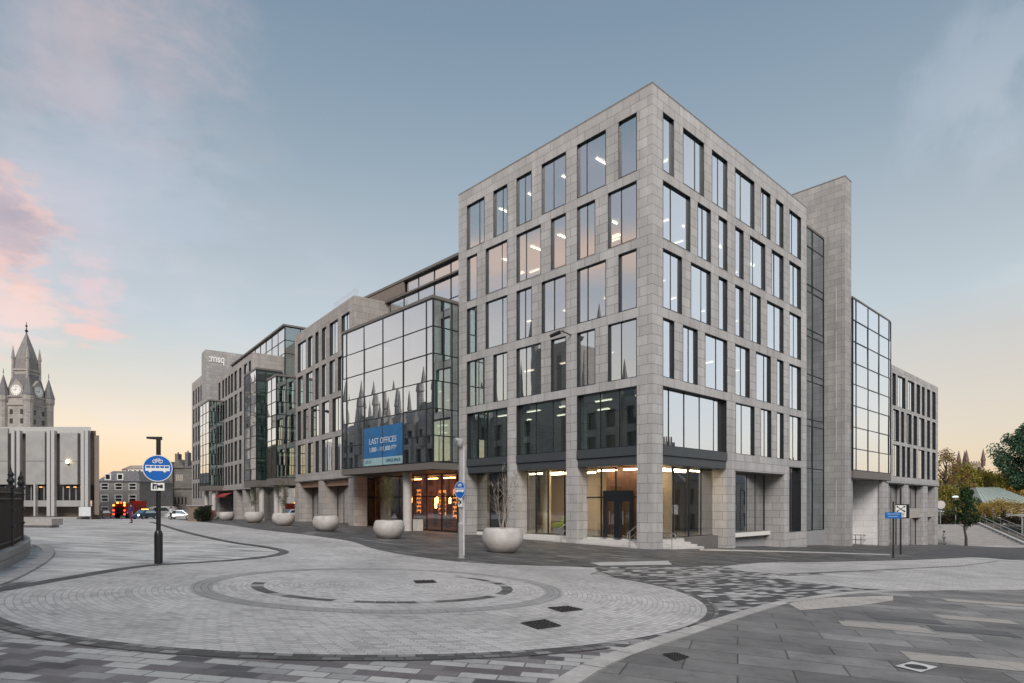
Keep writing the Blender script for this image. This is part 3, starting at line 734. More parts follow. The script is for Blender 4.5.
for i in range(5):
    for j in range(4):
        link("ceiling_light", MB().fbox(L, 2.2 + 3.9 * j + .3 * i, 3.2 + 3.9 * j + .3 * i, -5.6, -5.42, TOPS[i] - .07, TOPS[i] - .02), OPAN, B1)
    if i == 4:
        for j in range(5): link("ceiling_light", MB().fbox(L, 1.6 + 3.2 * j, 2.9 + 3.2 * j, -2.6, -2.46, TOPS[i] - .07, TOPS[i] - .02), OPAN, B1)  # extra row added to brighten the storey above the shopfronts
    if i != 4:
        for j in range(3): link("ceiling_light", MB().fbox(Rr, 9.0 + 4.2 * j, 9.14 + 4.2 * j, -4.6, -3.6, TOPS[i] - .07, TOPS[i] - .02), OPAN, B1)
# ground floor lights and furniture
for s_ in (2.5, 4.6, 7.6, 9.4, 11.0):
    link("ceiling_light", MB().fbox(L, s_, s_ + 1.5, -2.9, -2.72, 2.08, 2.16), WARMW, B1)
    link("ceiling_light", MB().fbox(L, s_, s_ + 1.5, -4.4, -4.22, 2.08, 2.16), WARMW, B1)
for s_ in (3.4, 5.2, 7.0):
    for k_ in (-1.9, -3.0): link("ceiling_light", MB().fbox(Rr, s_, s_ + 1.2, k_, k_ + .16, 2.08, 2.16), WARMW, B1)
link("back_partition", MB().fbox(Rr, 6.9, 8.4, -4.2, -4.05, ZF + .003, 2.6), CREAM, B1)
link("interior_column", MB().lathe([(.3, ZF), (.3, 2.7)], (*L(10.2, -2.2, 0)[:2], 0), 20), plain("cream_column", (.7, .58, .40), .7), B1, smooth=True)
so = thing("sofa", "lime green bench seat inside the middle shopfront window", "sofa", L(8.3, -2.2, ZF + .003))
m = MB(); m.fbox(L, 7.4, 9.3, -2.7, -1.8, ZF + .45, ZF + .72); m.fbox(L, 7.4, 9.3, -2.95, -2.68, ZF + .45, ZF + 1.15); link("cushion", m, plain("lime_fabric", (.42, .50, .05), .8), so)
link("base", MB().fbox(L, 7.45, 9.25, -2.9, -1.85, ZF + .003, ZF + .447), plain("pale_base", (.5, .48, .45), .6), so)
link("back_partition", MB().fbox(L, 3.2, 5.9, -3.6, -3.4, ZF + .003, 2.6), plain("walnut_panel", (.16, .075, .04), .5, 0, .2, 3), B1)
link("back_partition", MB().fbox(L, 12.3, 16.4, -2.6, -2.4, ZF + .003, 2.6), plain("dark_partition", (.02, .018, .018), .6), B1)
# steps
stp = thing("entrance_steps", "pale stone steps rising to the corner shopfronts between the granite columns", "steps", L(3.8, 0, -2.6))
PSTEP = plain("pale_step_stone", (.50, .49, .48), .7, 0, .1)
for n_ in range(3):
    m = MB(); m.fbox(L, 1.06, L.s(577) - .02, -1.0, .15 - .36 * n_, -3.2, -2.44 + .113 * n_)
    m.fbox(L, L.s(566) + .02, L.s(516.5) - .02, -1.0, -.02 - .3 * n_, -3.2, -2.40 + .1 * n_)
    link("step", m, PSTEP, stp)
for n_ in range(4):
    link("step", MB().fbox(Rr, 1.07, 5.2 - .3 * n_, -1.0, .22 - .28 * n_, -3.6, -2.66 + .14 * n_), PSTEP, stp)
link("landing_wall", MB().fbox(Rr, 5.0, Rr.s(726.6), -1.0, -.6, -4, ZF - .02), plain("dark_stone_plinth", (.14, .135, .13), .7), stp)
def handrail(label, F, s_, k0, k1, z0, z1):
    t = thing("handrail", label, "handrail", F(s_, k0, z0), "steel handrails on the corner steps")
    a, b = Vector(F(s_, k0, z0)), Vector(F(s_, k1, z1)); up = Vector((0, 0, .95))
    m = MB(); m.tube(a, a + up, .022); link("post", m, STEEL, t); m = MB(); m.tube(b, b + up, .022); link("post", m, STEEL, t)
    m = MB(); m.tube(a + up, b + up, .022); m.tube(a + up * .6, b + up * .6, .014); e = (a - b).normalized() * .25
    m.tube(a + up, a + up + e, .022); m.tube(a + up + e, a + up * .72 + e, .022); link("rail", m, STEEL, t)
handrail("steel handrail on the steps left of the broad corner column", L, 1.35, .25, -.6, -2.58, -2.2)
handrail("steel handrail beside the second granite column from the corner", L, 6.75, .12, -.6, -2.5, -2.2)
handrail("steel handrail on the steps right of the corner column, side street", Rr, 1.5, .3, -.5, -2.66, -2.3)
cctv = thing("security_camera", "dark security camera on an arm on the corner block wall", "camera", L(L.s(571), .03, 10.6))
m = MB(); s_ = L.s(571); m.tube(L(s_, 0, 10.55), L(s_, .9, 10.65), .04); link("arm", m, BLACKP, cctv)
m = MB(); m.tube(L(s_ + .12, .85, 10.62), L(s_ + .75, 1.1, 10.42), .13, .11); link("housing", m, BLACKP, cctv)

# =================================================================== GLASS ENTRANCE BLOCK
K = 2.37
s0, s1 = S_L + .02, L.s(342.6, K)
B2 = thing("glass_block", "glass box block with blue letting banner hung behind its panes", "building", L((s0 + s1) / 2, K, -2.2))
zt = [3.05, 5.0, 7.0, 9.05, 11.05, 13.05, 15.05]
sm = [s0 + .0, L.s(426.5, K), L.s(403.3, K), L.s(383, K), L.s(364.2, K), L.s(346.7, K), s1]
curtain(B2, L, sm, zt, K, GLASS_B, w=.035)
SF = Frame(L(s0, K, 0)[:2], (sa, ca), (ca, -sa))   # right-hand return of the box
SFb = Frame(L(s1, K, 0)[:2], (sa, ca), (-ca, sa))
curtain(B2, SF, [.02, .95, 1.75, 2.36], zt, 0.0, GLASS_T, w=.035)
curtain(B2, SFb, [.02, 1.2, 2.36], zt, 0.0, GLASS_T, w=.035)
m = MB(); m.fbox(L, s0 - .06, s1 + .06, K + .07, .1, 2.5, 3.0); link("fascia", m, FASC, B2)
m = MB(); m.fbox(L, s0 - .05, s1 + .05, K + .08, -6, 15.1, 15.32); link("roof", m, FASC, B2)
link("soffit", MB().fbox(L, s0, s1, K - .05, -6, 2.45, 2.49), plain("dark_soffit", (.05, .05, .052), .6), B2)
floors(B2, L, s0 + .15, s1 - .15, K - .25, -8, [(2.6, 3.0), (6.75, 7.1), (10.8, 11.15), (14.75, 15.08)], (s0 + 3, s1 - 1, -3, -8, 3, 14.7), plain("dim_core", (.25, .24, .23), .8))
for s_ in (s0 + .9, L.s(403.3, K), L.s(364.2, K)):
    link("interior_column", MB().lathe([(.22, 3.0), (.22, 14.7)], (*L(s_ + .3, K - 1.2, 0)[:2], 0), 12), CEIL, B2, smooth=True)
# columns under the box
for x in (407.5,):
    p = L(L.s(x, 1.3), 1.3, 0); link("column", MB().lathe([(.36, -2.6), (.36, 2.46)], (p[0], p[1], 0), 24), plain("smooth_concrete", (.46, .44, .42), .7), B2, smooth=True)
# entrance lobby
LK = -1.6
fl = Frame(L(0, LK, 0)[:2], L.d, L.n)
a, b = s0 + .02, s1 + 3.2
curtain(B2, fl, [a + (b - a) * i / 8 for i in range(9)], [-2.28, .55, 2.42], 0, GLASS_S, name="lobby_glazing", w=.045)
link("lobby_floor", MB().fbox(L, a, b, LK, -9, -2.6, -2.28), plain("lobby_floor", (.10, .07, .05), .35), B2)
link("lobby_back_wall", MB().fbox(L, a, b, -6.9, -7.1, -2.3, 2.45), plain("lobby_wall", (.34, .15, .065), .6, 0, .3, 1.2), B2)
link("lobby_side_wall", MB().fbox(L, a, a + .2, LK - .1, -9, -2.28, 2.44), BROWNW, B2)
for i, (ds, dk, z, h) in enumerate(((1.2, -2.5, -.2, .9), (2.4, -4, .2, 1.6), (3.3, -3.0, -.5, 1.5), (4.4, -5, .1, 1.8), (6.0, -3.4, .2, .5), (7.8, -3.2, 0, .9), (9.5, -4.6, .3, .6), (2.9, -6.5, .3, 1.4), (5.2, -6.5, .2, 1.2), (11.5, -3.2, .3, .5), (13.2, -4.2, .2, .6), (7, -6, .6, .3), (9, -6.5, .6, .3), (3.8, -2.6, 1.2, .25), (1.8, -3.4, 1.0, .3))):
    link("lobby_lamp", MB().fbox(L, a + ds, a + ds + .12, LK + dk + 1.2, LK + dk + 1.08, z - h / 2, z + h / 2), ORANGE, B2)
for i, (ds, dk, w_, z_0, z_1) in enumerate(((1.6, -3.9, .9, -1.6, 1.4), (3.0, -4.6, .5, -1.9, 1.8), (4.6, -3.6, .7, -1.4, 1.2), (8.6, -5.4, 1.2, -1.2, 1.2), (12.0, -5.0, .8, -1.0, 1.3))):
    link("lobby_glow_panel", MB().fbox(L, a + ds, a + ds + w_, dk, dk - .08, z_0, z_1), lamp_mat("amber_glow_panel", (1, .30, .07), 1.7), B2)  # glowing panels for the orange-lit structure, more added to strengthen the entrance glow
    sh = MB()
    for q in range(int((z_1 - z_0) / .38)): sh.fbox(L, a + ds - .05, a + ds + w_ + .05, dk + .02, dk + .26, z_0 + .38 * q, z_0 + .38 * q + .05)
    for q in range(int((z_1 - z_0) / .38)):
        for e in range(int(w_ / .14)):
            if (q * 7 + e * 3) % 4: sh.fbox(L, a + ds + .02 + e * .14, a + ds + .02 + e * .14 + random.uniform(.05, .09), dk + .06, dk + .16, z_0 + .38 * q + .051, z_0 + .38 * q + random.uniform(.16, .3))
    link("shelving", sh, BROWNW, B2)
    pm = MB(); pm.fbox(L, a + ds - .3, a + ds - .01, dk + .05, dk - .2, -2.28, 2.4); link("dark_pier", pm, BROWNW, B2)
for i in range(5):
    link("lobby_fill_panel", MB().fbox(L, a + 1.0 + 2.6 * i, a + 2.4 + 2.6 * i, -4.6, -4.3, 2.2, 2.3), lamp_mat("amber_lobby_fill", (1, .42, .14), 16), B2)  # glowing amber panels added only to brighten the lobby
for i in range(4):
    sh = MB(); q = a + 2 + i * 2.3
    for z in (-1.6, -.9, -.2, .5): sh.fbox(L, q, q + 1.4, -5.2, -5.6, z, z + .06)
    sh.fbox(L, q - .06, q, -5.2, -5.6, -2.2, .9); sh.fbox(L, q + 1.4, q + 1.46, -5.2, -5.6, -2.2, .9)
    link("shelving", sh, BROWNW, B2)
# penthouse storey set back behind
PK = -3.0
fp = Frame(L(0, PK, 0)[:2], L.d, L.n)
q0, q1 = S_L + .05, 36.5
curtain(B2, fp, [q0 + (q1 - q0) * i / 8 for i in range(9)], [15.35, 17.4, 19.35, 20.6], 0, GLASS_B, name="penthouse_glazing", w=.04)
m = MB(); m.fbox(fp, q0, q1 + .3, .35, -7, 20.62, 20.85); m.fbox(fp, q0, q1, .3, .06, 19.3, 19.45); link("penthouse_roof", m, FASC, B2)
link("penthouse_back", MB().fbox(fp, q0, q1, -5, -5.2, 15.3, 20.6), plain("pinkish_interior", (.55, .45, .40), .8), B2)
link("penthouse_end_panel", MB().fbox(fp, 29.0, q1 + .1, .28, .12, 19.5, 20.6), plain("bronze_panel", (.20, .165, .14), .5, .2), B2)
# banner behind the glass
ban = thing("banner", "blue letting banner with white words behind the glass box panes", "banner", L(L.s(382, K), K, 3.1))
bk = K + .045; b0, b1 = L.s(402.4, bk), L.s(363, bk)
bh0, bh1 = 3.12, 6.3
BANB = plain("banner_blue", (.012, .12, .30), .4, 0, .25, .6)
link("banner_sheet", MB().fbox(L, b0, b1, bk, bk - .02, bh0 + .62, bh1), BANB, ban)
link("banner_footer", MB().fbox(L, b0, b1, bk, bk - .02, bh0, bh0 + .615), plain("banner_pale", (.28, .42, .45), .4), ban)
LET = lamp = plain("banner_letters", (.55, .58, .62), .4, 0, .02)
bm = (b0 + b1) / 2
text_mesh("lettering", "LAST OFFICES", .68, LET, ban, face_mtx(L(bm - .1, bk + .012, 5.1), L.n), .004)
text_mesh("lettering", "1,000 - 111,000 FT²", .52, LET, ban, face_mtx(L(bm - .1, bk + .012, 4.42), L.n), .004, bold=.004)
DKT = plain("banner_dark_letters", (.02, .10, .16), .4)
text_mesh("lettering", "LET BY", .36, DKT, ban, face_mtx(L(b1 - .9, bk + .012, 3.42), L.n), .004)
text_mesh("lettering", "OFFICE SPACE", .34, DKT, ban, face_mtx(L(b0 + 1.35, bk + .012, 3.42), L.n), .004, bold=.01)

# =================================================================== MIDDLE STONE BLOCK
m0, m1 = F2.s(354), F2.s(294.8)
B3 = thing("office_block", "evening-tinted stone middle block with four window rows between the glass boxes", "building", F2((m0 + m1) / 2, 0, -2.1))
T3 = [18.25, 14.40, 10.50, 6.62]; H3 = 3.35; Z3 = 19.45
W3 = [[(297.8, 306, .4), (308, 312.6, 0), (315.4, 318.5, 0), (322, 326.2, 0), (329.7, 338, .45), (341.6, 349.7, .5)],
      [(297.8, 303, 0), (306, 312.6, .5), (315.4, 319, 0), (322, 326.2, 0), (329.5, 335, .5), (338, 342, 0), (345, 349.7, 0)],
      [(297.8, 301, 0), (303.3, 308.2, 0), (311, 319, .5), (322, 329, .5), (332.5, 341, .5), (344, 349.7, .5)],
      [(297.8, 305.2, .5), (308, 313, 0), (315.6, 319, 0), (322, 332.3, .35), (335, 341.5, .5), (344, 349.7, 0)]]
wall = MB(); op = []
for r in range(4): op += [(F2.s(a), F2.s(b), T3[r] - H3, T3[r]) for a, b, _ in W3[r]]
GO = [(299, 318.5), (322.8, 348.5)]
op += [(F2.s(a), F2.s(b), -3, 2.35, 1.6) for a, b in GO]
facade(wall, F2, m0, m1, -4, Z3, op)
wall.quad(F2(m1, 0, -4), F2(m1, -14, -4), F2(m1, -14, Z3), F2(m1, 0, Z3))
wall.quad(F2(m0, 0, 2.4), F2(m0, -14, 2.4), F2(m0, -14, Z3), F2(m0, 0, Z3)); wall.quad(F2(m0, 0, -4), F2(m0, -1.3, -4), F2(m0, -1.3, 2.4), F2(m0, 0, 2.4)); wall.quad(F2(m0, -1.3, -4), F2(m0 + .8, -1.3, -4), F2(m0 + .8, -1.3, 2.4), F2(m0, -1.3, 2.4))
wall.quad(F2(m0, -14, -4), F2(m1, -14, -4), F2(m1, -14, Z3), F2(m0, -14, Z3))
wall.quad(F2(m0, 0, Z3 - .3), F2(m1, 0, Z3 - .3), F2(m1, -14, Z3 - .3), F2(m0, -14, Z3 - .3))
link("stone_wall", wall, STONE_B, B3)
for r in range(4):
    for a, b, f in W3[r]: window(B3, F2, F2.s(a), F2.s(b), T3[r] - H3, T3[r], mk(F2, a, b, f), depth=.16)
floors(B3, F2, m0 + .8, m1 - .8, -.8, -13, [(T3[i + 1] + .03, T3[i] - H3 - .05) for i in range(3)] + [(2.7, 3.2)], (m0 + 3, m1 - 3, -6, -13, 2.4, 18.3))
for a, b in GO:
    f = Frame(F2(0, -1.6, 0)[:2], F2.d, F2.n); p, q = sorted((F2.s(a), F2.s(b)))
    window(B3, f, p + .01, q - .01, -2.3, 1.7, [p + (q - p) * t for t in (.25, .5, .75)], depth=.0, gl=GLASS, k0=.05)
    link("lintel_panel", MB().fbox(F2, p + .01, q - .01, -1.5, -.4, 1.75, 2.3), plain("copper_soffit", (.36, .20, .13), .5), B3)
link("string_course", MB().fbox(F2, m0 - .02, m1 + .02, 0, .09, 2.45, 2.8), STONE_B, B3)
m = MB(); m.fbox(F2, m0 + .4, m1 - 11, -.5, -.53, Z3 + .02, Z3 + 1.0); link("glass_balustrade", m, GLASS_S, B3)
wl = thing("wall_light", "small dark lamp clipped to the middle block wall above its ground floor columns", "lamp", F2(F2.s(319.5), .03, 9.7))
m = MB(); q = F2.s(319.5); m.tube(F2(q, 0, 9.8), F2(q, .6, 9.8), .05); m.tube(F2(q, .35, 9.78), F2(q, .8, 9.7), .14, .18); link("lamp_head", m, BLACKP, wl)

# =================================================================== GLASS BAYS AND FAR STONE BLOCK
def bay(name, label, F, a, b, k, z0, z1, n, m_, fascia=.85):
    t = thing(name, label, "building", F((a + b) / 2, k, G(*F(a, k, 0)[:2])))
    zs = [z0 + (z1 - z0) * i / m_ for i in range(m_ + 1)]
    curtain(t, F, [a + (b - a) * i / n for i in range(n + 1)], zs, k, GLASS_B, w=.04)
    for e, sg in ((a, -1), (b, 1)):
        f = Frame(F(e, k, 0)[:2], (-F.n[0], -F.n[1]), (F.d[0] * sg, F.d[1] * sg))
        curtain(t, f, [.03, k * .5, k + 1.0], zs, 0, GLASS_T, w=.04, name="side_glazing")
    link("fascia", MB().fbox(F, a - .05, b + .05, k + .06, -1, z0 - fascia, z0 - .05), FASC, t)
    link("roof", MB().fbox(F, a - .05, b + .05, k + .06, -1, z1 + .05, z1 + .25), FASC, t)
    for z in zs[::2]: link("floor_slab", MB().fbox(F, a + .15, b - .15, k - .2, -1, z - .4, z - .06), CEIL, t)
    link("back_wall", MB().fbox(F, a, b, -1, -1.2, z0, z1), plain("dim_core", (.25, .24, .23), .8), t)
    for q in (a + .8, b - .8):
        link("column", MB().lathe([(.35, -3), (.35, z0 - fascia)], (*F(q, k - .9, 0)[:2], 0), 16), plain("smooth_concrete", (.46, .44, .42), .7), t, smooth=True)
    return t
bay("glass_bay", "tall glass bay on round columns, nearest the middle stone block", F2, 9.5 + 2.2, 15.4, 2.2, 2.9, 14.45, 2, 8)
bay("glass_bay", "tall glass bay on round columns overlapping the far stone block edge", F2, 20.3, 26.2, 2.2, 2.9, 16.7, 2, 10)
bay("glass_bay", "farthest glass bay, glowing gold beside the lettered tower", F2, 49.3, 57, 2.2, 2.9, 16.6, 3, 8)
lk_ = thing("link_block", "dark recessed glass link between the middle and far stone blocks", "building", F2(20, -1, -2.2))
curtain(lk_, F2, [m1 + .05 + (30.9 - m1) * i / 8 for i in range(9)], [2.2, 5, 7.5, 10, 12.5, 15], -1.2, GLASS_K, name="link_glazing")
link("roof", MB().fbox(F2, m1 + .02, 31, -1.1, -12, 15, 15.3), FASC, lk_)
link("lower_glazing", MB().fbox(F2, m1 + .02, 31, -2.2, -2.25, -3, 2.2), GLASS, lk_)
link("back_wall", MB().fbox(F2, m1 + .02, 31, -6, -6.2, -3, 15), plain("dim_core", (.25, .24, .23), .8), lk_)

n0, n1 = 31.0, 54.2
B4 = thing("office_block", "far stone block with five rows of narrow windows behind the glass bays", "building", F2((n0 + n1) / 2, 0, -2.4))
T4 = [20.3, 16.7, 13.1, 9.5, 5.9]; H4 = 3.0; Z4 = 21.25
xs4 = [(218.6, 220.4), (222.3, 224.1), (225.3, 227.1), (228.2, 230), (230.9, 233), (234.5, 237.2), (239.2, 241.4), (244, 247.2), (248.9, 250.9)]
wall = MB(); op = []; wn = []
random.seed(11)
for r in range(5):
    for i, (a, b) in enumerate(xs4):
        if random.random() < .25 and r: a, b = a + .35, b + .5
        wn.append((F2.s(a), F2.s(b), T4[r] - H4, T4[r]))
op = list(wn) + [(F2.s(a), F2.s(b), -3, 2.0, 1.5) for a, b in ((219.5, 233.5), (236, 242.5), (244.5, 251))]
facade(wall, F2, n0, n1, -4, Z4, op)
for e in (n0, n1): wall.quad(F2(e, 0, -4), F2(e, -16, -4), F2(e, -16, Z4), F2(e, 0, Z4))
wall.quad(F2(n0, 0, Z4 - .3), F2(n1, 0, Z4 - .3), F2(n1, -16, Z4 - .3), F2(n0, -16, Z4 - .3))
link("stone_wall", wall, STONE_B, B4)
for a, b, c, d in wn: window(B4, F2, a, b, c, d, depth=.16)
floors(B4, F2, n0 + .8, n1 - .8, -.9, -14, [(T4[i + 1] + .03, T4[i] - H4 - .05) for i in range(4)], (n0 + 1, n1 - 1, -5, -14, -2, 20))
for a, b in ((219.5, 233.5), (236, 242.5), (244.5, 251)):
    link("shopfront", MB().fbox(F2, F2.s(b), F2.s(a), -1.5, -1.55, -3, 2.0), GLASS, B4)
link("string_course", MB().fbox(F2, n0 - .02, n1 + .02, 0, .1, 2.05, 2.5), STONE_B, B4)
aw = MB(); p, q = F2.s(233), F2.s(220.5); aw.quad(F2(p, .02, 1.6), F2(q, .02, 1.6), F2(q, 1.1, 1.15), F2(p, 1.1, 1.15)); aw.quad(F2(p, 1.1, 1.15), F2(q, 1.1, 1.15), F2(q, 1.1, .9), F2(p, 1.1, .9))
link("awning", aw, plain("red_awning", (.28, .03, .03), .7), B4)
P4 = thing("penthouse", "glazed penthouse storey set back on top of the far stone block", "penthouse", F2(45, -4, 21.2))
f4 = Frame(F2(0, -4, 0)[:2], F2.d, F2.n)
curtain(P4, f4, [29.5 + 32 * i / 10 for i in range(11)], [18, 21.4, 23.3, 25.2], 0, GLASS_B, name="penthouse_glazing", w=.05)
f4s = Frame(f4(29.5, 0, 0)[:2], (-F2.n[0], -F2.n[1]), (-F2.d[0], -F2.d[1]))
curtain(P4, f4s, [.05, 2.2, 4.5, 7], [15.3, 18, 21.4, 23.3, 25.2], 0, GLASS_T, name="side_glazing", w=.05)
link("roof", MB().fbox(f4, 29.2, 61.8, .3, -9, 25.25, 25.5), FASC, P4)
link("back_wall", MB().fbox(f4, 30, 61, -5, -5.2, 15.4, 25.2), plain("pinkish_interior", (.55, .45, .40), .8), P4)
# roof plant box showing above the middle block
RP = thing("roof_plant", "plain stone roof housing just behind the middle block parapet", "roof housing", F2(20, -9, 19.5))
link("housing", MB().fbox(F2, 15.5, 30, -8, -15, 15.3, 25.4), STONE_B, RP)

TW = thing("lettered_tower", "narrow stone tower with white msq letters at its top", "tower", F2(65, 0, -2.5))
t0_, t1_, ZT = 62.6, 66.4, 27.9
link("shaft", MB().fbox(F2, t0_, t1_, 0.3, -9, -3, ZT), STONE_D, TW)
wn_ = (-F2.d[0], -F2.d[1], 0)
text_mesh("lettering", ":msq", 2.0, WHITEP, TW, face_mtx(F2(t0_ - .06, -1.55, ZT - 1.5), wn_), .05, bold=.03, xs=.72)
B5 = thing("office_block", "farthest stone block with narrow windows left of the lettered tower", "building", F2(72, 0, -2.6))
wall = MB(); e0, e1 = 66.45, 78.2; op = []
for r in range(6):
    for i in range(4): op.append((e0 + 1.2 + i * 2.6, e0 + 2.5 + i * 2.6, 19.4 - 3.7 * r, 22.4 - 3.7 * r))
op.append((e0 + 1.2, e1 - 1.2, -3, -.5))
facade(wall, F2, e0, e1, -4, 24.1, op)
for e in (e0, e1): wall.quad(F2(e, 0, -4), F2(e, -14, -4), F2(e, -14, 24.1), F2(e, 0, 24.1))
wall.quad(F2(e0, 0, 23.8), F2(e1, 0, 23.8), F2(e1, -14, 23.8), F2(e0, -14, 23.8))
link("stone_wall", wall, STONE_B, B5)
for o in op[:-1]: window(B5, F2, *o, depth=.4)
link("core_wall", MB().fbox(F2, e0 + .5, e1 - .5, -3, -13, -3, 23.6), CORE, B5)

# =================================================================== SIDE STREET: SLOT, TOWER, GLASS, END BLOCK
tA, tB = Rr.s(845), Rr.s(851.3)
B6 = thing("stair_tower", "tall blank granite stair tower with a glass slot at its left", "tower", Rr(tA, 0, -3.9))
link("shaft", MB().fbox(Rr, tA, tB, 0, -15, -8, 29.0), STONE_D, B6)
m = MB(); m.fbox(Rr, tA - .03, tB + .03, .03, -15, 29.003, 29.08); link("coping", m, plain("zinc_coping", (.30, .29, .29)), B6)
fs = Frame(Rr(0, -1.8, 0)[:2], Rr.d, Rr.n)
zz = [-2.4, 3.0, 6.7, 7.3, 10.6, 11.2, 14.5, 15.1, 18.4, 19.0, 22.3, 23.9]
curtain(B6, fs, [S_R + .02, (S_R + tA) / 2 - .6, (S_R + tA) / 2 + 1.6, tA - .02], zz, 0, GLASS_K, name="slot_glazing", w=.04)
link("slot_plinth", MB().fbox(fs, S_R + .02, tA - .02, -.2, .1, -6, -2.42), plain("grey_plinth", (.30, .30, .31)), B6)
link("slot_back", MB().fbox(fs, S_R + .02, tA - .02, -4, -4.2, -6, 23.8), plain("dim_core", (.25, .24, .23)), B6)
link("slot_roof", MB().fbox(fs, S_R + .02, tA - .02, .05, -4.2, 23.93, 24.1), FASC, B6)
sg = MB()
for z in (-1, 4.6, 8.5, 12.4, 16.3): sg.hexa([Vector(Rr(tA - .004, -.75, z)), Vector(Rr(tA - .004, -.70, z)), Vector(Rr(tA - .001, -.70, z)), Vector(Rr(tA - .001, -.75, z)),
     Vector(Rr(tA - .004, -.75, z + 3)), Vector(Rr(tA - .004, -.70, z + 3)), Vector(Rr(tA - .001, -.70, z + 3)), Vector(Rr(tA - .001, -.75, z + 3))])
link("light_slot", sg, plain("pale_slot", (.55, .55, .55), .5), B6)

g0, g1 = tB + .02, Rr.s(889.3)
B7 = thing("glass_block", "tall glass curtain wall block over an open loading recess beside the stair tower", "building", Rr((g0 + g1) / 2, 0, -4.4))
zg = [3.0 + 1.94 * i for i in range(9)]
curtain(B7, Rr, [g0, Rr.s(854.5), Rr.s(866.5), Rr.s(877.5), Rr.s(887.4), g1], zg, .12, GLASS_B, w=.04)
link("fascia", MB().fbox(Rr, g0, g1, .18, -3, 2.3, 2.95), FASC, B7)
link("roof", MB().fbox(Rr, g0, g1, .1, -12, zg[-1] + .05, zg[-1] + .2), FASC, B7)
link("back_wall", MB().fbox(Rr, g0, g1, -4, -4.2, 2.9, 18.4), plain("dim_core", (.25, .24, .23)), B7)
for z in zg[::2][1:]: link("floor_slab", MB().fbox(Rr, g0, g1, -.15, -4, z - .45, z - .08), CEIL, B7)
fe = Frame(Rr(g1, .12, 0)[:2], (-Rr.n[0], -Rr.n[1]), Rr.d)
curtain(B7, fe, [.05, 2.5, 5, 7.5, 10, 12], zg, 0, GLASS_B, name="side_glazing")
link("recess_wall", MB().fbox(Rr, g0, Rr.s(884), -3.0, -3.2, -7, 2.3), STONE_W, B7)
link("recess_end_wall", MB().fbox(Rr, Rr.s(883), Rr.s(885.5), -.35, -3.2, -7, 2.29), STONE_W, B7)
link("recess_pier", MB().fbox(Rr, Rr.s(882.6), Rr.s(885.6), 0, -.345, -7, 2.29), STONE, B7)
link("column", MB().fbox(Rr, g0 + .35, g0 + .95, -.2, -.9, -7, 2.29), STONE_D, B7)
rl = thing("ramp_railing", "dark sloping handrail in the open recess below the glass block", "railing", Rr(g0 + 4, -1.6, -4.2))
m = MB()
for i in range(6):
    q = g0 + 1.6 + i * 1.5; z = G(*Rr(q, -1.6, 0)[:2]); m.tube(Rr(q, -1.6, z), Rr(q, -1.6, z + 1.0), .03)
link("posts", m, BLACKP, rl); rl.children[0].name = "baluster_row"
m = MB(); qa, qb = g0 + 1.6, g0 + 9.1
for h in (.5, .98): m.tube(Rr(qa, -1.6, G(*Rr(qa, -1.6, 0)[:2]) + h), Rr(qb, -1.6, G(*Rr(qb, -1.6, 0)[:2]) + h), .035)
link("rail", m, BLACKP, rl)

h0, h1 = Rr.s(885.7), Rr.s(938)
B8 = thing("office_block", "low pale stone end block with narrow windows on the side street", "building", Rr((h0 + h1) / 2, 0, -5))
T8 = [13.55, 9.85, 6.15]; H8 = 3.35
W8 = [[(892.4, 895.8), (897.7, 905.3), (908, 914.3), (916.6, 920), (921.9, 924.6), (927, 930), (932.2, 935.6)],
      [(893.2, 899), (901, 904), (906.6, 911.5), (913.5, 917), (919, 924.5), (927, 930), (932.2, 935.6)],
      [(893.2, 899.6), (902, 905), (907, 910), (913, 916.2), (918.3, 924.5), (927, 929.7), (932.2, 935.6)]]
wall = MB(); op = []
for r in range(3): op += [(Rr.s(a), Rr.s(b), T8[r] - H8, T8[r]) for a, b in W8[r]]
lo8 = [(888.5, 904.5), (908.5, 923.5), (927.7, 934.8)]
op += [(Rr.s(a), Rr.s(b), -7, 2.0, .8) for a, b in lo8]
op2 = [o for o in op]
hm = Rr.s(890.2)
facade(wall, Rr, hm, h1, 2.5, 14.35, [o for o in op if o[3] > 2.5])
facade(wall, Rr, h0, h1, -8, 2.5, [o for o in op if o[3] < 2.5])
wall.quad(Rr(h1, 0, -8), Rr(h1, -14, -8), Rr(h1, -14, 14.35), Rr(h1, 0, 14.35)); wall.quad(Rr(hm, 0, 2.5), Rr(hm, -14, 2.5), Rr(hm, -14, 14.35), Rr(hm, 0, 14.35))
wall.quad(Rr(hm, 0, 14.1), Rr(h1, 0, 14.1), Rr(h1, -14, 14.1), Rr(hm, -14, 14.1))
link("stone_wall", wall, STONE, B8)
for r in range(3):
    for a, b in W8[r]: window(B8, Rr, Rr.s(a), Rr.s(b), T8[r] - H8, T8[r], [(Rr.s(a) + Rr.s(b)) / 2] if b - a > 4 else (), depth=.16)
fg = Frame(Rr(0, -.8, 0)[:2], Rr.d, Rr.n)
for a, b in lo8:
    p, q = Rr.s(a), Rr.s(b); window(B8, fg, p + .01, q - .01, -6.0, 1.98, [p + (q - p) * t for t in (.33, .66)] if b - a > 10 else (), depth=0, gl=GLASS, k0=.05, trans=(-1.4,))
    if a > 900: link("sign_band", MB().fbox(Rr, p + .01, q - .01, -.5, -.3, -1.7, -.6), plain("pale_sign_band", (.40, .37, .34), .6), B8)
link("core_wall", MB().fbox(Rr, h0 + .6, h1 - .6, -4, -13, -7, 14), CORE, B8)
for r in range(3): link("floor_slab", MB().fbox(Rr, hm + .6, h1 - .6, -.7, -4, T8[r] - H8 - .4, T8[r] - H8 - .05), CEIL, B8)
link("string_course", MB().fbox(Rr, h0, h1 + .02, 0, .12, 2.1, 2.6), STONE, B8)
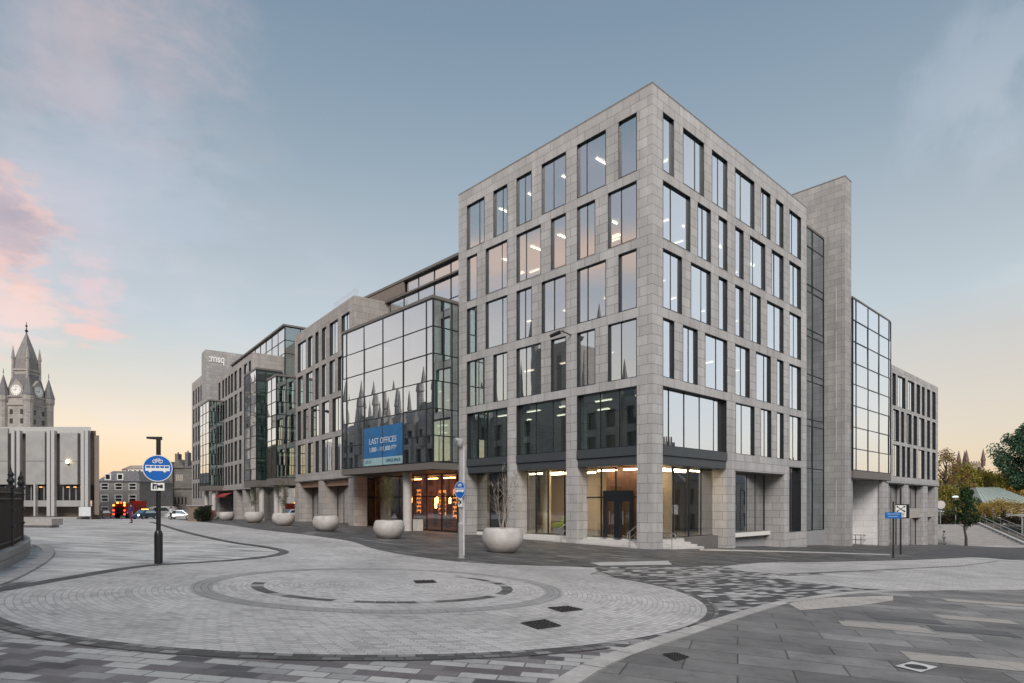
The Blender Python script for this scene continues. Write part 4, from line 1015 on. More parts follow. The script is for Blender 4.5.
link("shop_glow_panel", MB().fbox(Rr, Rr.s(889.5), Rr.s(896), -1.6, -1.7, -5.2, -1.9), lamp_mat("shop_interior_glow", (1, .35, .08), .7), B8)  # warm glow of the shop interior put into this panel's emission
for z in (-2.6, -3.6, -4.5):
    link("display_shelf", MB().fbox(Rr, Rr.s(889.5), Rr.s(896), -1.4, -1.59, z, z + .25), BROWNW, B8)
#PART2
# =================================================================== PLANTERS
def make_planter():
    o = thing("bowl_planter", "x", "planter", (0, 0, 0), "round concrete bowl planters along the building")
    prof = [(.02, 0), (.48, 0), (.60, .06), (.78, .26), (.875, .5), (.88, .68), (.83, .88), (.77, 1.0), (.72, 1.04), (.68, 1.03), (.64, .95)]
    bw = link("bowl", MB().lathe(prof, n=40), CONC, o, smooth=True, ang=60)
    link("soil", MB().lathe([(.01, .93), (.66, .95), (.66, .93), (.01, .9)], n=24), SOIL, o)
    return o
pl0 = make_planter()
def crown_leaves(mb, centers, n, size, rnd):
    for _ in range(n):
        c, r = rnd.choice(centers)
        d = Vector((rnd.gauss(0, 1), rnd.gauss(0, 1), rnd.gauss(0, 1))).normalized() * (r * rnd.random() ** .45)
        p = Vector(c) + d
        a = Vector((rnd.gauss(0, 1), rnd.gauss(0, 1), rnd.gauss(0, .7))).normalized(); b = a.orthogonal().normalized()
        b.rotate(Matrix.Rotation(rnd.uniform(0, 6.28), 3, a)); c2 = a.cross(b); s_ = size * rnd.uniform(.55, 1.3)
        mb.quad(p - b * s_, p - c2 * s_ * .6, p + b * s_, p + c2 * s_ * .6)
def stems(name, label, loc, h, n, seed, leafm, nl=160, group="bare shrubs growing in the bowl planters", spread=.55):
    rnd = random.Random(seed); t = thing(name, label, "shrub", loc, group)
    m = MB(); tips = []
    for i in range(n):
        p = Vector((rnd.uniform(-.2, .2), rnd.uniform(-.2, .2), 0)); d = Vector((rnd.uniform(-spread, spread) * .35, rnd.uniform(-spread, spread) * .35, 1)).normalized()
        r = rnd.uniform(.012, .022); L_ = h * rnd.uniform(.7, 1.05); k = 6
        for j in range(k):
            q = p + d * L_ / k; m.tube(p, q, r * (1 - j / k * .75), r * (1 - (j + 1) / k * .75), 5)
            if j > 0:
                for _ in range(5):
                    e = q + Vector((rnd.gauss(0, .14), rnd.gauss(0, .14), rnd.uniform(.12, .4))) * (h / 2.4); m.tube(q, e, .006, .003, 4); tips.append((e, .13))
            p = q; d = (d + Vector((rnd.gauss(0, .07), rnd.gauss(0, .07), 0))).normalized()
        tips.append((p, .15))
    o = link("stems", m, BARK_L if leafm is LF_AUT else BARK_M, None); o.parent = t; o.location = (0, 0, 0)
    l = MB(); crown_leaves(l, tips, nl, .028, rnd); o = link("leaves", l, leafm, None); o.parent = t; o.location = (0, 0, 0)
    return t
LF_AUT = leafmat("autumn_sparse_leaf", (.16, .06, .02), (.22, .14, .03), (.10, .09, .03))
LF_OLV = leafmat("olive_yellow_leaf", (.10, .09, .025), (.22, .17, .05), (.14, .13, .035))
LF_GRN = leafmat("dull_green_leaf", (.03, .05, .015), (.09, .11, .03), (.05, .075, .02))
PLX = [(502.5, 552.5, "bowl planter in front of the corner block, largest and nearest of the row", "thin pale birch stems in the planter nearest the corner block", 2.6, 9, LF_AUT, 260),
       (389, 538.5, "bowl planter left of the round column, second nearest of the row", "yellowish thin shrub in the planter left of the round column", 2.3, 8, LF_OLV, 1500),
       (326, 531.3, "bowl planter before the middle stone block, third nearest of the row", None, 0, 0, None, 0),
       (283.3, 525.8, "bowl planter below the near glass bay, fourth nearest of the row", "leafy upright shrub in the planter below the near glass bay", 2.6, 8, LF_GRN, 1700),
       (254, 522.8, "bowl planter below the taller glass bay, fifth nearest of the row", "leafy upright shrub in the planter below the taller glass bay", 2.4, 7, LF_GRN, 1500),
       (226.5, 520.6, "bowl planter below the red awning, second smallest of the row", None, 0, 0, None, 0),
       (213.5, 519.8, "farthest bowl planter, smallest of the row", None, 0, 0, None, 0)]
for i, (x, y, lab, sl_, h, n, lm, nl) in enumerate(PLX):
    o = pl0 if i == 0 else copy_tree(pl0)
    p = px(x, y); o.location = (p[0], p[1], G(*p) + .006); o["label"] = lab
    if sl_: stems("planter_shrub", sl_, (p[0], p[1], G(*p) + .95), h, n, 20 + i, lm, nl)

# =================================================================== SIGN POSTS
def disc_sign(t, c, nrm, r):
    n = Vector((nrm[0], nrm[1], 0)).normalized(); c = Vector(c)
    o = link("sign_disc", MB().disc(c, n, r, .03, 40), BLUE, t)
    rim = MB(); side = Vector((0, 0, 1)).cross(n)
    ring = lambda rr, of: [c + n * of + (side * math.cos(2 * math.pi * k / 40) + Vector((0, 0, 1)) * math.sin(2 * math.pi * k / 40)) * rr for k in range(40)]
    rim.loft([ring(r * .95, .0165), ring(r * .95, .020), ring(r, .020), ring(r, .0165)], caps=False); link("white_rim", rim, WHITEP, o)
    P = lambda a, b, of=.02: c + n * of + side * a * r + Vector((0, 0, 1)) * b * r
    def bx(m, a0, a1, b0, b1): m.hexa([P(a0, b0, .017), P(a1, b0, .017), P(a1, b1, .017), P(a0, b1, .017), P(a0, b0, .021), P(a1, b0, .021), P(a1, b1, .021), P(a0, b1, .021)])
    bus = MB()   # bus side view: body frame with window gaps
    bx(bus, -.82, .82, -.20, .02); bx(bus, -.82, .82, .17, .23); bx(bus, -.82, -.76, .02, .17); bx(bus, .76, .82, .02, .17)
    for a in (-.45, -.15, .15, .45): bx(bus, a - .025, a + .025, .02, .17)
    link("bus_symbol", bus, WHITEP, o)
    wh = MB()
    for a in (-.5, .48): wh.disc(P(a, -.2, .02), n, r * .11, .006, 16)
    link("bus_wheels", wh, WHITEP, o)
    bk = MB()
    for a in (-.2, .2):
        ring2 = lambda rr, of: [P(a + rr * math.cos(2 * math.pi * k / 16), .52 + rr * math.sin(2 * math.pi * k / 16), of) for k in range(16)]
        bk.loft([ring2(.10, .017), ring2(.10, .021), ring2(.145, .021), ring2(.145, .017)], caps=False)
    for a, b, a2, b2 in ((-.2, .52, -.08, .7), (-.08, .7, .12, .7), (.12, .7, 0, .52), (0, .52, -.08, .7), (.2, .52, .1, .74), (-.2, .52, 0, .52)):
        bk.tube(P(a, b), P(a2, b2), r * .022, n=5)
    link("bicycle_symbol", bk, WHITEP, o)
    return o
def camplate(t, c, nrm, w, h):
    n = Vector((nrm[0], nrm[1], 0)).normalized(); side = Vector((0, 0, 1)).cross(n); c = Vector(c)
    P = lambda a, b, of: c + n * of + side * a * w + Vector((0, 0, 1)) * b * h
    bx = lambda m, a0, a1, b0, b1, o0, o1: m.hexa([P(a0, b0, o0), P(a1, b0, o0), P(a1, b1, o0), P(a0, b1, o0), P(a0, b0, o1), P(a1, b0, o1), P(a1, b1, o1), P(a0, b1, o1)])
    m = MB(); bx(m, -.5, .5, -.5, .5, 0, .02); o = link("camera_plate", m, WHITEP, t)
    m = MB(); bx(m, -.38, .0, -.3, .34, .021, .026); bx(m, .0, .22, -.12, .2, .021, .026); bx(m, .22, .38, -.2, .28, .021, .024); bx(m, -.38, -.3, .34, .44, .021, .026); link("camera_symbol", m, BLACKP, o)
    m = MB(); bx(m, -.26, -.2, -.3, .1, .0262, .0275); bx(m, -.14, -.08, -.3, .2, .0262, .0275); link("symbol_gap", m, WHITEP, o)
p = px(158.5, 563.2); b = Vector((p[0], p[1], G(*p))); Yb = p[1]
zat = lambda y, Y=Yb: (HZ - y) / FPX * Y
SP = thing("sign_post", "black post carrying a round blue bus and cycle sign under a lamp arm", "road sign", tuple(b))
nr = (-b.x * .6, -b.y, 0)
m = MB(); m.tube(b, (b.x, b.y, zat(438)), .055, n=14); link("post", m, BLACKP, SP, smooth=True)
m = MB(); m.lathe([(.10, 0), (.10, .75), (.095, .8), (.06, .86)], tuple(b), 16); link("post_base", m, BLACKP, SP, smooth=True)
nv = Vector(nr).normalized(); sd = Vector((0, 0, 1)).cross(nv)
disc_sign(SP, Vector((b.x, b.y, zat(468.5))) + nv * .09, nr, .345)
camplate(SP, Vector((b.x, b.y, zat(486.8))) + nv * .08, nr, .31, .2)
m = MB(); top = Vector((b.x, b.y, zat(438.3)))
a0, a1 = top - sd * .27, top + sd * .08
m.hexa([a0 - nv * .05 + Vector((0, 0, -.02)), a1 - nv * .05 + Vector((0, 0, -.04)), a1 + nv * .05 + Vector((0, 0, -.04)), a0 + nv * .05 + Vector((0, 0, -.02)),
        a0 - nv * .05 + Vector((0, 0, .03)), a1 - nv * .05 + Vector((0, 0, .04)), a1 + nv * .05 + Vector((0, 0, .04)), a0 + nv * .05 + Vector((0, 0, .03))])
link("lamp_arm", m, BLACKP, SP)
# second sign post, grey column with cctv
p = px(461, 558.3); b = Vector((p[0], p[1], G(*p))); Yb = p[1]
zat2 = lambda y: (HZ - y) / FPX * Yb
S2 = thing("sign_post", "tall grey steel column with small round blue bus sign and camera on top", "road sign", tuple(b))
m = MB(); m.lathe([(.16, 0), (.16, .03), (.13, .05), (.13, (zat2(524) - b.z)), (.10, (zat2(522) - b.z)), (.10, zat2(447) - b.z)], tuple(b), 4, math.pi / 4 + .35); link("column", m, GALV, S2)
m = MB(); m.tube((b.x + .1, b.y - .04, b.z + .1), (b.x + .1, b.y - .04, zat2(447)), .035); link("cable_duct", m, plain("pale_duct", (.55, .55, .56), .5, .2), S2)
nr2 = (-.62, -.78, 0); nv2 = Vector(nr2).normalized()
disc_sign(S2, Vector((b.x + .08, b.y, zat2(490))) + nv2 * .16, (-.75, -.66, 0), .31)
camplate(S2, Vector((b.x + .08, b.y, zat2(502.5))) + nv2 * .15, (-.75, -.66, 0), .24, .3)
m = MB(); m.tube((b.x, b.y, zat2(447)), (b.x, b.y, zat2(443)), .05); m.tube((b.x - .2, b.y - .1, zat2(440)), (b.x + .05, b.y - .02, zat2(441)), .09, .08); m.lathe([(.02, -.2), (.09, -.14), (.11, -.05), (.1, .03), (.02, .06)], (b.x - .02, b.y - .16, zat2(442.5)), 12)
link("camera_head", m, plain("camera_grey", (.30, .30, .31), .5), S2, smooth=True)
# pair of posts on the side street
p = px(893.3, 558); b = Vector((p[0], p[1], G(*p))); zz3 = lambda y, Y: (HZ - y) / FPX * Y
S3 = thing("street_name_sign", "black post with a blue street name plate near the end block", "road sign", tuple(b))
m = MB(); m.tube(b, (b.x, b.y, zz3(501.5, b.y)), .045); link("post", m, BLACKP, S3, smooth=True)
fn = Vector((-.58, -.8, 0)).normalized(); fsd = Vector((0, 0, 1)).cross(fn); c = Vector((b.x, b.y, zz3(515.4, b.y))) + fn * .06
def plate(t, name, c, n, w, h, mat, of=0, th=.02):
    n = Vector((n[0], n[1], 0)).normalized(); sd_ = Vector((0, 0, 1)).cross(n); z = Vector((0, 0, 1))
    m = MB(); P = lambda a, b_, o: c + n * o + sd_ * a * w + z * b_ * h
    m.hexa([P(-.5, -.5, of), P(.5, -.5, of), P(.5, .5, of), P(-.5, .5, of), P(-.5, -.5, of + th), P(.5, -.5, of + th), P(.5, .5, of + th), P(-.5, .5, of + th)])
    return link(name, m, mat, t)
plt = plate(S3, "name_plate", c, fn, .82, .36, plain("street_sign_blue", (.01, .13, .42), .4))
for dz, w in ((.08, .62), (-.06, .5)):
    for k in range(7): pass
    plate(S3, "white_letter_line", c + Vector((0, 0, dz)), fn, w, .035, plain("pale_blue_letters", (.35, .5, .7), .5), .021, .003)
p = px(900.6, 554.6); b = Vector((p[0], p[1], G(*p)))
S4 = thing("road_sign", "black post with white square sign crossed by black loops and framed in black", "road sign", tuple(b))
m = MB(); m.tube(b, (b.x, b.y, zz3(488, b.y)), .055); link("post", m, BLACKP, S4, smooth=True)
c = Vector((b.x, b.y, zz3(511.2, b.y))) + fn * .07
plate(S4, "sign_backing", c + fsd * .1, fn, .80, .94, BLACKP)
o = plate(S4, "sign_face", c + fsd * .02, fn, .60, .80, WHITEP, .022, .006)
m = MB(); cc = c + fsd * .02 + fn * .032
for a, b_, a2, b2 in ((-.2, .0, .2, .3), (-.2, .3, .2, .0)): m.tube(cc + fsd * a + Vector((0, 0, b_)), cc + fsd * a2 + Vector((0, 0, b2)), .022, n=6)
for a in (-.2, .2):
    for b_ in (0, .3): m.disc(cc + fsd * a + Vector((0, 0, b_)), fn, .055, .01, 14)
link("loop_symbol", m, BLACKP, o)
m = MB()
for i in range(3): m.fbox(Frame((cc.x, cc.y), (fsd.x, fsd.y), (fn.x, fn.y)), -.2, .2, 0, .004, c.z - .15 - .09 * i, c.z - .11 - .09 * i)
link("sign_lines", m, plain("grey_letters", (.3, .3, .3)), o)

# =================================================================== IRON RAILING ON ITS CURVED STONE PLINTH
rp_ = [px(-60, 592), px(-20, 579), px(8, 567), px(24, 558.5), px(30.5, 551.5), px(26, 546.5), px(10, 543), px(-30, 541)]
RC = smooth_line(rp_, 8)
PL = thing("stone_plinth", "curved low stone kerb wall under the black iron railing", "wall", (RC[16].x, RC[16].y, G(RC[16].x, RC[16].y)))
m = MB(); w = .36
def off_line(P, o):
    out = []
    for i, q in enumerate(P):
        d = (P[min(i + 1, len(P) - 1)] - P[max(i - 1, 0)]).normalized(); out.append(q + Vector((-d.y, d.x)) * o)
    return out
inn = off_line(RC, w)
for i in range(len(RC) - 1):
    q = [RC[i], RC[i + 1], inn[i + 1], inn[i]]
    g_ = [G(v.x, v.y) for v in q]
    m.hexa([(v.x, v.y, z - .05) for v, z in zip(q, g_)] + [(v.x, v.y, z + .36) for v, z in zip(q, g_)])
link("wall", m, bricks("plinth_stone", (.34, .325, .315), (.28, .27, .265), (.14, .14, .14), 1.0, .42, .01), PL)
ribbon("kerb", [(v.x, v.y) for v in off_line(RC, -.42)][4:44], .3, KERBST, .02, thick=.03, sub=2)
RL = thing("iron_railing", "black iron railing with spear finials along the left plaza edge", "railing", (inn[16].x, inn[16].y, G(inn[16].x, inn[16].y) + .36))
mid = off_line(RC, w * .55); acc = 0; bars = MB(); rails = MB(); prev = None
BZ = lambda v: G(v.x, v.y) + .36
for i in range(len(mid) - 1):
    a, b = mid[i], mid[i + 1]
    for z in (.12, 1.18, 1.34): rails.tube((a.x, a.y, BZ(a) + z), (b.x, b.y, BZ(b) + z), .028, n=6)
    ln = (b - a).length; k = max(1, int(ln / .115))
    for j in range(k):
        v = a.lerp(b, j / k); bars.tube((v.x, v.y, BZ(v)), (v.x, v.y, BZ(v) + 1.36), .016, n=5); bars.tube((v.x, v.y, BZ(v) + 1.36), (v.x, v.y, BZ(v) + 1.48), .022, .002, n=5)
link("rails", rails, BLACKP, RL); o = link("bars", bars, BLACKP, RL)
for i in (8, 14, 22, 30, 38):
    v = mid[i]; m = MB(); m.lathe([(.06, 0), (.06, 1.42), (.09, 1.44), (.09, 1.5), (.04, 1.54), (.09, 1.63), (.04, 1.72), (.075, 1.78), (.025, 1.86), (.005, 1.98)], (v.x, v.y, BZ(v)), 10)
    for dz in (.5, .9, 1.3): m.lathe([(.06, -.05), (.1, 0), (.06, .05)], (v.x, v.y, BZ(v) + dz), 10)
    link("post", m, BLACKP, RL)
bb = px(36, 527.5); BN = thing("stone_bench", "pale stone block bench beyond the iron railing", "bench", (*bb, G(*bb)))
bf = Frame(bb, (1, 0), (0, -1)); z = G(*bb)
link("seat", MB().fbox(bf, -1.0, .9, 0, -.9, z + .12, z + .5), plain("pale_bench_stone", (.42, .40, .38), .7), BN); link("base", MB().fbox(bf, -.85, .75, -.1, -.8, z, z + .12), plain("grey_plinth", (.3, .3, .31)), BN)

# =================================================================== CONCRETE CIVIC BUILDING AND CLOCK TOWER
YB = 95.0
CF = Frame((0, YB), (1, 0), (0, -1))
X = lambda x, Y=YB: U(x) * Y
Z = lambda y, Y=YB: (HZ - y) / FPX * Y
gz = G(-66, YB)
CB = thing("civic_building", "grey concrete civic building with blank panels and paired white columns", "building", (X(50), YB, gz))
CONCP = plain("ribbed_concrete", (.34, .335, .325), .85, 0, .1, .8)
CONW = plain("white_column_paint", (.44, .435, .425), .6, 0, .05)
m = MB()
xl, xr = X(-90), X(97)
q = 1.16; m.prism([(xl, YB + .9), (X(92), YB + .9), (X(92) * q, YB * q), (xl, YB * q)], Z(485), Z(430)); m.prism([(X(92) + .01, YB + .5), (xr, YB + .5), (xr * q, YB * q), (X(92) * q, YB * q)], Z(515), Z(435)); link("body", m, plain("recess_wall_brown", (.20, .165, .14), .8), CB)
link("roof_slab", MB().prism([(xl, YB - .15), (X(91.5), YB - .15), (X(91.5) * 1.15, YB * 1.15), (xl, YB * 1.15)], Z(433.5), Z(427)), CONW, CB)
for a, b, t in ((-90, -60, 437), (-34, -12, 437), (-12, 10, 428.5), (28, 47, 431.5), (62, 79.5, 433)):
    link("concrete_panel", MB().fbox(CF, X(a), X(b), .45, -.85, Z(484.5), Z(t)), CONCP, CB)
    link("panel_joint", MB().fbox(CF, X(a), X(b), .452, .46, Z(461.6), Z(461)), plain("joint_dark", (.12, .12, .12)), CB)  # dark strip along each panel joint
for a in (15, 20.3, 50.3, 54.6, 84, 88, 37.2, -20, -25):
    w = .5 if a != 37.2 else .28
    link("column", MB().fbox(CF, X(a), X(a) + w, .75, .2, Z(516), Z(431) if a != 37.2 else Z(484)), CONW, CB)
random.seed(5)
for y0, y1 in ((442, 456.5), (464, 478)):
    for a, b in ((10.5, 14.5), (23.5, 27.5), (47.4, 50), (57.6, 61.7), (80, 83.8)):
        w_ = link("window", MB().fbox(CF, X(a), X(b), -.88, -.7, Z(y1), Z(y0)), GLASS_K, CB)
        link("window_frame", MB().fbox(CF, (X(a) + X(b)) / 2 - .04, (X(a) + X(b)) / 2 + .04, -.69, -.62, Z(y1), Z(y0)), DARK, w_)
        link("blind_panel", MB().fbox(CF, X(a), X(b), -.88, -.68, Z(y0) , Z(y0 - 4)), plain("pinkish_spandrel", (.45, .36, .32)), w_)
link("upper_band", MB().fbox(CF, xl, X(91), -.1, -1.5, Z(500.5), Z(485 )), plain("dark_glazed_band", (.03, .03, .032), .15), CB)
for i in range(16):
    a = X(-14) + i * .98; link("band_mullion", MB().fbox(CF, a, a + .16, .02, -.09, Z(500.3), Z(486)), plain("mullion_grey", (.26, .25, .24)), CB)
link("parapet_band", MB().fbox(CF, xl, X(84), .3, -.05, Z(506.5), Z(500.4)), CONCP, CB)
link("ground_wall", MB().fbox(CF, xl, X(90), -1.5, -2.5, gz - .5, Z(506.4)), plain("recess_wall_brown", (.20, .165, .14), .8), CB)
link("entrance_steps", MB().fbox(CF, X(18), X(84), 1.6, -1.4, gz - .5, gz + .35), CONCP, CB)
for x in (41, 55, 75, 68, 82):
    link("downlight", MB().fbox(CF, X(x), X(x) + .3, .1, .35, Z(487.6), Z(486.6)), lamp_mat("amber_downlight", (1, .55, .22), 1.6), CB)
fl_ = thing("floodlight", "glowing floodlight on the concrete civic building facade", "lamp", (X(71), YB - .5, Z(462.5)))
link("lens", MB().disc((X(71), YB - .75, Z(462)), (0.1, -1, 0), .26, .08, 16), lamp_mat("flood_lens", (1, .8, .45), 14), fl_)
link("bracket", MB().fbox(CF, X(71) - .15, X(71) + .15, .5, .7, Z(464.6), Z(462)), BLACKP, fl_)
bd = thing("notice_board", "white hoarding panel at the right foot of the concrete building", "sign board", (X(90), YB - 1, gz))
link("panel", MB().fbox(CF, X(84.3), X(96), 1.2, 1.12, Z(516), Z(507)), plain("white_hoarding", (.62, .64, .67)), bd)
m = MB(); m.fbox(CF, X(84.6), X(84.6) + .1, 1.1, 1.0, gz, Z(507)); link("post", m, GALV, bd); m = MB(); m.fbox(CF, X(95), X(95) + .1, 1.1, 1.0, gz, Z(507)); link("post", m, GALV, bd)

YT = 150.0
XT = lambda x: U(x) * YT
ZT_ = lambda y: (HZ - y) / FPX * YT
TS = bricks("town_granite", (.36, .335, .315), (.29, .27, .255), (.17, .16, .15), .9, .4, .02, nz=.15)
SLATE = plain("roof_slate", (.135, .132, .138), .6, 0, .2, 2)
CTc = (XT(26.5), YT)
CT = thing("clock_tower", "granite clock tower with turrets and a steep slate spire", "tower", (*CTc, G(XT(29), YT)))
ra = R(2)
tf = Frame((CTc[0], CTc[1]), (math.cos(ra), -math.sin(ra)), (-math.sin(ra), -math.cos(ra)))
hw = 3.0
def sq(z, h): return [tf(a * h, b * h, z) for a, b in ((-1, 1), (1, 1), (1, -1), (-1, -1))]
m = MB(); m.loft([sq(-4, hw), sq(ZT_(398), hw)]); m.loft([sq(ZT_(407), hw + .25), sq(ZT_(405.5), hw + .25)]); m.loft([sq(ZT_(399), hw + .3), sq(ZT_(397.5), hw + .3)]); link("tower_shaft", m, TS, CT)
m = MB(); m.loft([sq(ZT_(397.4), hw - .4), sq(ZT_(386), hw * .66), sq(ZT_(372), hw * .6)]); m.loft([sq(ZT_(372), hw * .68), sq(ZT_(370), hw * .68)]); link("clock_stage", m, TS, CT)
m = MB(); m.loft([sq(ZT_(371.9), hw * .56), sq(ZT_(360), hw * .52), sq(ZT_(351), hw * .38), sq(ZT_(333), .08)]); link("spire", m, plain("pale_spire_slate", (.20, .19, .19), .7, 0, .2, 1.5), CT)
m = MB(); m.loft([sq(ZT_(398), hw * .95), sq(ZT_(373), hw * .58)]); link("steep_roof", m, SLATE, CT)
m = MB(); m.tube((*CTc, ZT_(333.5)), (*CTc, ZT_(322)), .16, .05); m.lathe([(.05, -.4), (.42, 0), (.05, .4)], (*CTc, ZT_(331)), 8); m.lathe([(.05, -.3), (.3, 0), (.05, .3)], (*CTc, ZT_(326)), 8); link("finial", m, BLACKP, CT)
for a, b in ((-1, 1), (1, 1), (1, -1), (-1, -1)):
    p = tf(a * hw * 1.02, b * hw * 1.02, 0); m = MB()
    m.lathe([(.95, ZT_(440)), (1.0, ZT_(404)), (1.2, ZT_(402)), (1.2, ZT_(397))], (p[0], p[1], 0), 10); link("turret", m, TS, CT)
    m = MB(); m.lathe([(1.3, ZT_(397)), (.72, ZT_(388)), (.06, ZT_(377))], (p[0], p[1], 0), 10); m.tube((p[0], p[1], ZT_(376)), (p[0], p[1], ZT_(371)), .12, .04); link("turret_roof", m, SLATE, CT)
    p = tf(a * hw * .6, b * hw * .6, 0); m = MB(); m.lathe([(.36, ZT_(380)), (.32, ZT_(360)), (.45, ZT_(359.5)), (.03, ZT_(347))], (p[0], p[1], 0), 6); link("pinnacle", m, TS, CT)
for fr_, nm in ((tf, 0), (Frame(CTc, (-tf.n[0], -tf.n[1]), tf.d), 1)):
    nn_ = (fr_.n[0], fr_.n[1], 0); k = hw * .86
    m = MB(); q = [fr_(-1.6, k + .4, ZT_(398)), fr_(1.6, k + .4, ZT_(398)), fr_(1.6, k + .4, ZT_(389)), fr_(0, k + .4, ZT_(381)), fr_(-1.6, k + .4, ZT_(389))]
    q2 = [fr_(-1.6, k - 2, ZT_(398)), fr_(1.6, k - 2, ZT_(398)), fr_(1.6, k - 2, ZT_(389)), fr_(0, k - 2, ZT_(381)), fr_(-1.6, k - 2, ZT_(389))]
    m.loft([q2, q]); g_ = link("clock_gable", m, TS, CT)
    link("clock_face", MB().disc(fr_(0, k + .46, ZT_(392.3)), nn_, 1.25, .1, 28), plain("clock_white", (.72, .72, .70)), g_)
    ms = MB(); c_ = Vector(fr_(0, k + .53, ZT_(392.3))); sdv = Vector((0, 0, 1)).cross(Vector(nn_))
    for i in range(12):
        a = i * math.pi / 6; v = sdv * math.sin(a) + Vector((0, 0, math.cos(a))); ms.tube(c_ + v * .9, c_ + v * 1.12, .05, n=4)
    ms.tube(c_, c_ - sdv * .72 + Vector((0, 0, .1)), .07, .03, 5); ms.tube(c_, c_ + sdv * .1 + Vector((0, 0, .95)), .06, .025, 5); link("clock_hands", ms, BLACKP, g_)
    for a in (-1.6, 1.0):
        for zz_ in (411, 420): link("window", MB().fbox(fr_, a, a + .8, hw + .01, hw - .2, ZT_(zz_ + 5), ZT_(zz_)), plain("dark_opening", (.03, .03, .035), .3), CT)

# =================================================================== FAR STREET BUILDINGS
def house(name, label, x0, x1, Y, base, eave, ridge, depth, wallm, roofm, cols, rows, wx=.9, wh=1.5, wm=None, chim=(), hip=True):
    a, b = U(x0) * Y, U(x1) * Y; f = Frame((0, Y), (1, 0), (0, -1)); zc = lambda y: (HZ - y) / FPX * Y
    t = thing(name, label, "building", ((a + b) / 2, Y, base))
    op = []; ze = zc(eave); fl = (ze - base) / rows
    for r in range(rows):
        for c in range(cols):
            s_ = a + (b - a) * (c + .5) / cols; z = base + fl * r + fl * .3; op.append((s_ - wx / 2, s_ + wx / 2, z, z + min(wh, fl * .58)))
    m = MB(); facade(m, f, a, b, base - 1, ze, op, .2)
    m.quad(f(a, 0, base - 1), f(a, -depth, base - 1), f(a, -depth, ze), f(a, 0, ze)); m.quad(f(b, 0, base - 1), f(b, -depth, base - 1), f(b, -depth, ze), f(b, 0, ze)); m.quad(f(a, -depth, base - 1), f(b, -depth, base - 1), f(b, -depth, ze), f(a, -depth, ze))
    link("wall", m, wallm, t)
    zr = zc(ridge); i_ = min(1.6, (b - a) * .2) if hip else 0; m = MB()
    m.loft([[f(a - .2, .25, ze), f(b + .2, .25, ze), f(b + .2, -depth, ze), f(a - .2, -depth, ze)], [f(a + i_, -2.2, zr), f(b - i_, -2.2, zr), f(b - i_, -depth + 2, zr), f(a + i_, -depth + 2, zr)]])
    rf = link("roof", m, roofm, t)
    for c in chim:
        q = U(c) * Y; mm = MB(); mm.fbox(f, q - .5, q + .5, -2, -3, zr - 1.5, zr + 1.6)
        for d in (-.25, .25): mm.lathe([(.14, zr + 1.6), (.11, zr + 2.2)], f(q + d, -2.5, 0), 8)
        link("chimney", mm, wallm, rf)
    for o in op:
        w_ = link("window", MB().fbox(f, o[0], o[1], -.16, -.19, o[2], o[3]), GLASS_K, t); mm = MB(); lw = .1
        mm.fbox(f, o[0], o[0] + lw, .02, -.15, o[2], o[3]); mm.fbox(f, o[1] - lw, o[1], .02, -.15, o[2], o[3]); mm.fbox(f, o[0] + lw, o[1] - lw, .02, -.15, o[3] - lw, o[3]); mm.fbox(f, o[0] + lw, o[1] - lw, .02, -.15, o[2], o[2] + lw); mm.fbox(f, o[0] + lw, o[1] - lw, -.05, -.15, (o[2] + o[3]) / 2 - .05, (o[2] + o[3]) / 2 + .05)
        link("window_frame", mm, WHITEP, w_)
    return t, f, zc
GRN = bricks("grey_granite_town", (.26, .25, .245), (.21, .205, .20), (.15, .145, .14), .8, .35, .02, nz=.12)
WHR = plain("pale_render", (.62, .575, .50), .8, 0, .06)
gb = G(-90, 125)
h_, f_, z_ = house("granite_house", "grey granite house with slate mansard roof and white dormers", 97.6, 139.5, 122, gb, 481.5, 470.5, 12, GRN, SLATE, 3, 3, 1.5, 2.1)
for x in (107.5, 119.8):
    q = U(x) * 122; m = MB(); m.fbox(f_, q - .62, q + .62, -.1, -1.8, z_(480), z_(473.5)); d_ = link("dormer", m, WHITEP, h_)
    link("pane", MB().fbox(f_, q - .42, q + .42, -.06, -.095, z_(479), z_(474.5)), GLASS_K, d_)
house("pale_block", "pale rendered block with a flat roof behind the granite house", 128, 152, 150, gb, 468.5, 466, 14, WHR, plain("flat_roof_pinkish", (.38, .30, .26)), 5, 6, .8, 1.6, hip=False)
house("brown_block", "low brownish roof storey rising behind the mansard house", 122, 142, 175, gb, 469.5, 465, 10, plain("brown_render", (.30, .22, .18)), plain("brown_roof", (.28, .21, .18)), 4, 5)
YG = 138.0; ff = Frame((0, YG), (1, 0), (0, -1)); zg_ = lambda y: (HZ - y) / FPX * YG; xg = lambda x: U(x) * YG
DKG = bricks("dark_granite", (.185, .17, .155), (.145, .135, .125), (.10, .095, .09), .8, .35, .02, nz=.15)
GH = thing("gothic_house", "dark granite gabled building with two tall chimneys beside the far block", "building", (xg(182), YG, gb))
m = MB(); m.fbox(ff, xg(163), xg(200), 0, -12, gb - 1, zg_(468)); m.fbox(ff, xg(171.5), xg(174.2), .7, -.3, gb - 1, zg_(462)); link("wall", m, DKG, GH)
m = MB(); q = [ff(xg(171), .3, zg_(468)), ff(xg(185), .3, zg_(468)), ff(xg(178), .3, zg_(459))]; m.loft([q, [ff(xg(171), -10, zg_(468)), ff(xg(185), -10, zg_(468)), ff(xg(178), -10, zg_(459))]]); link("gable", m, DKG, GH)
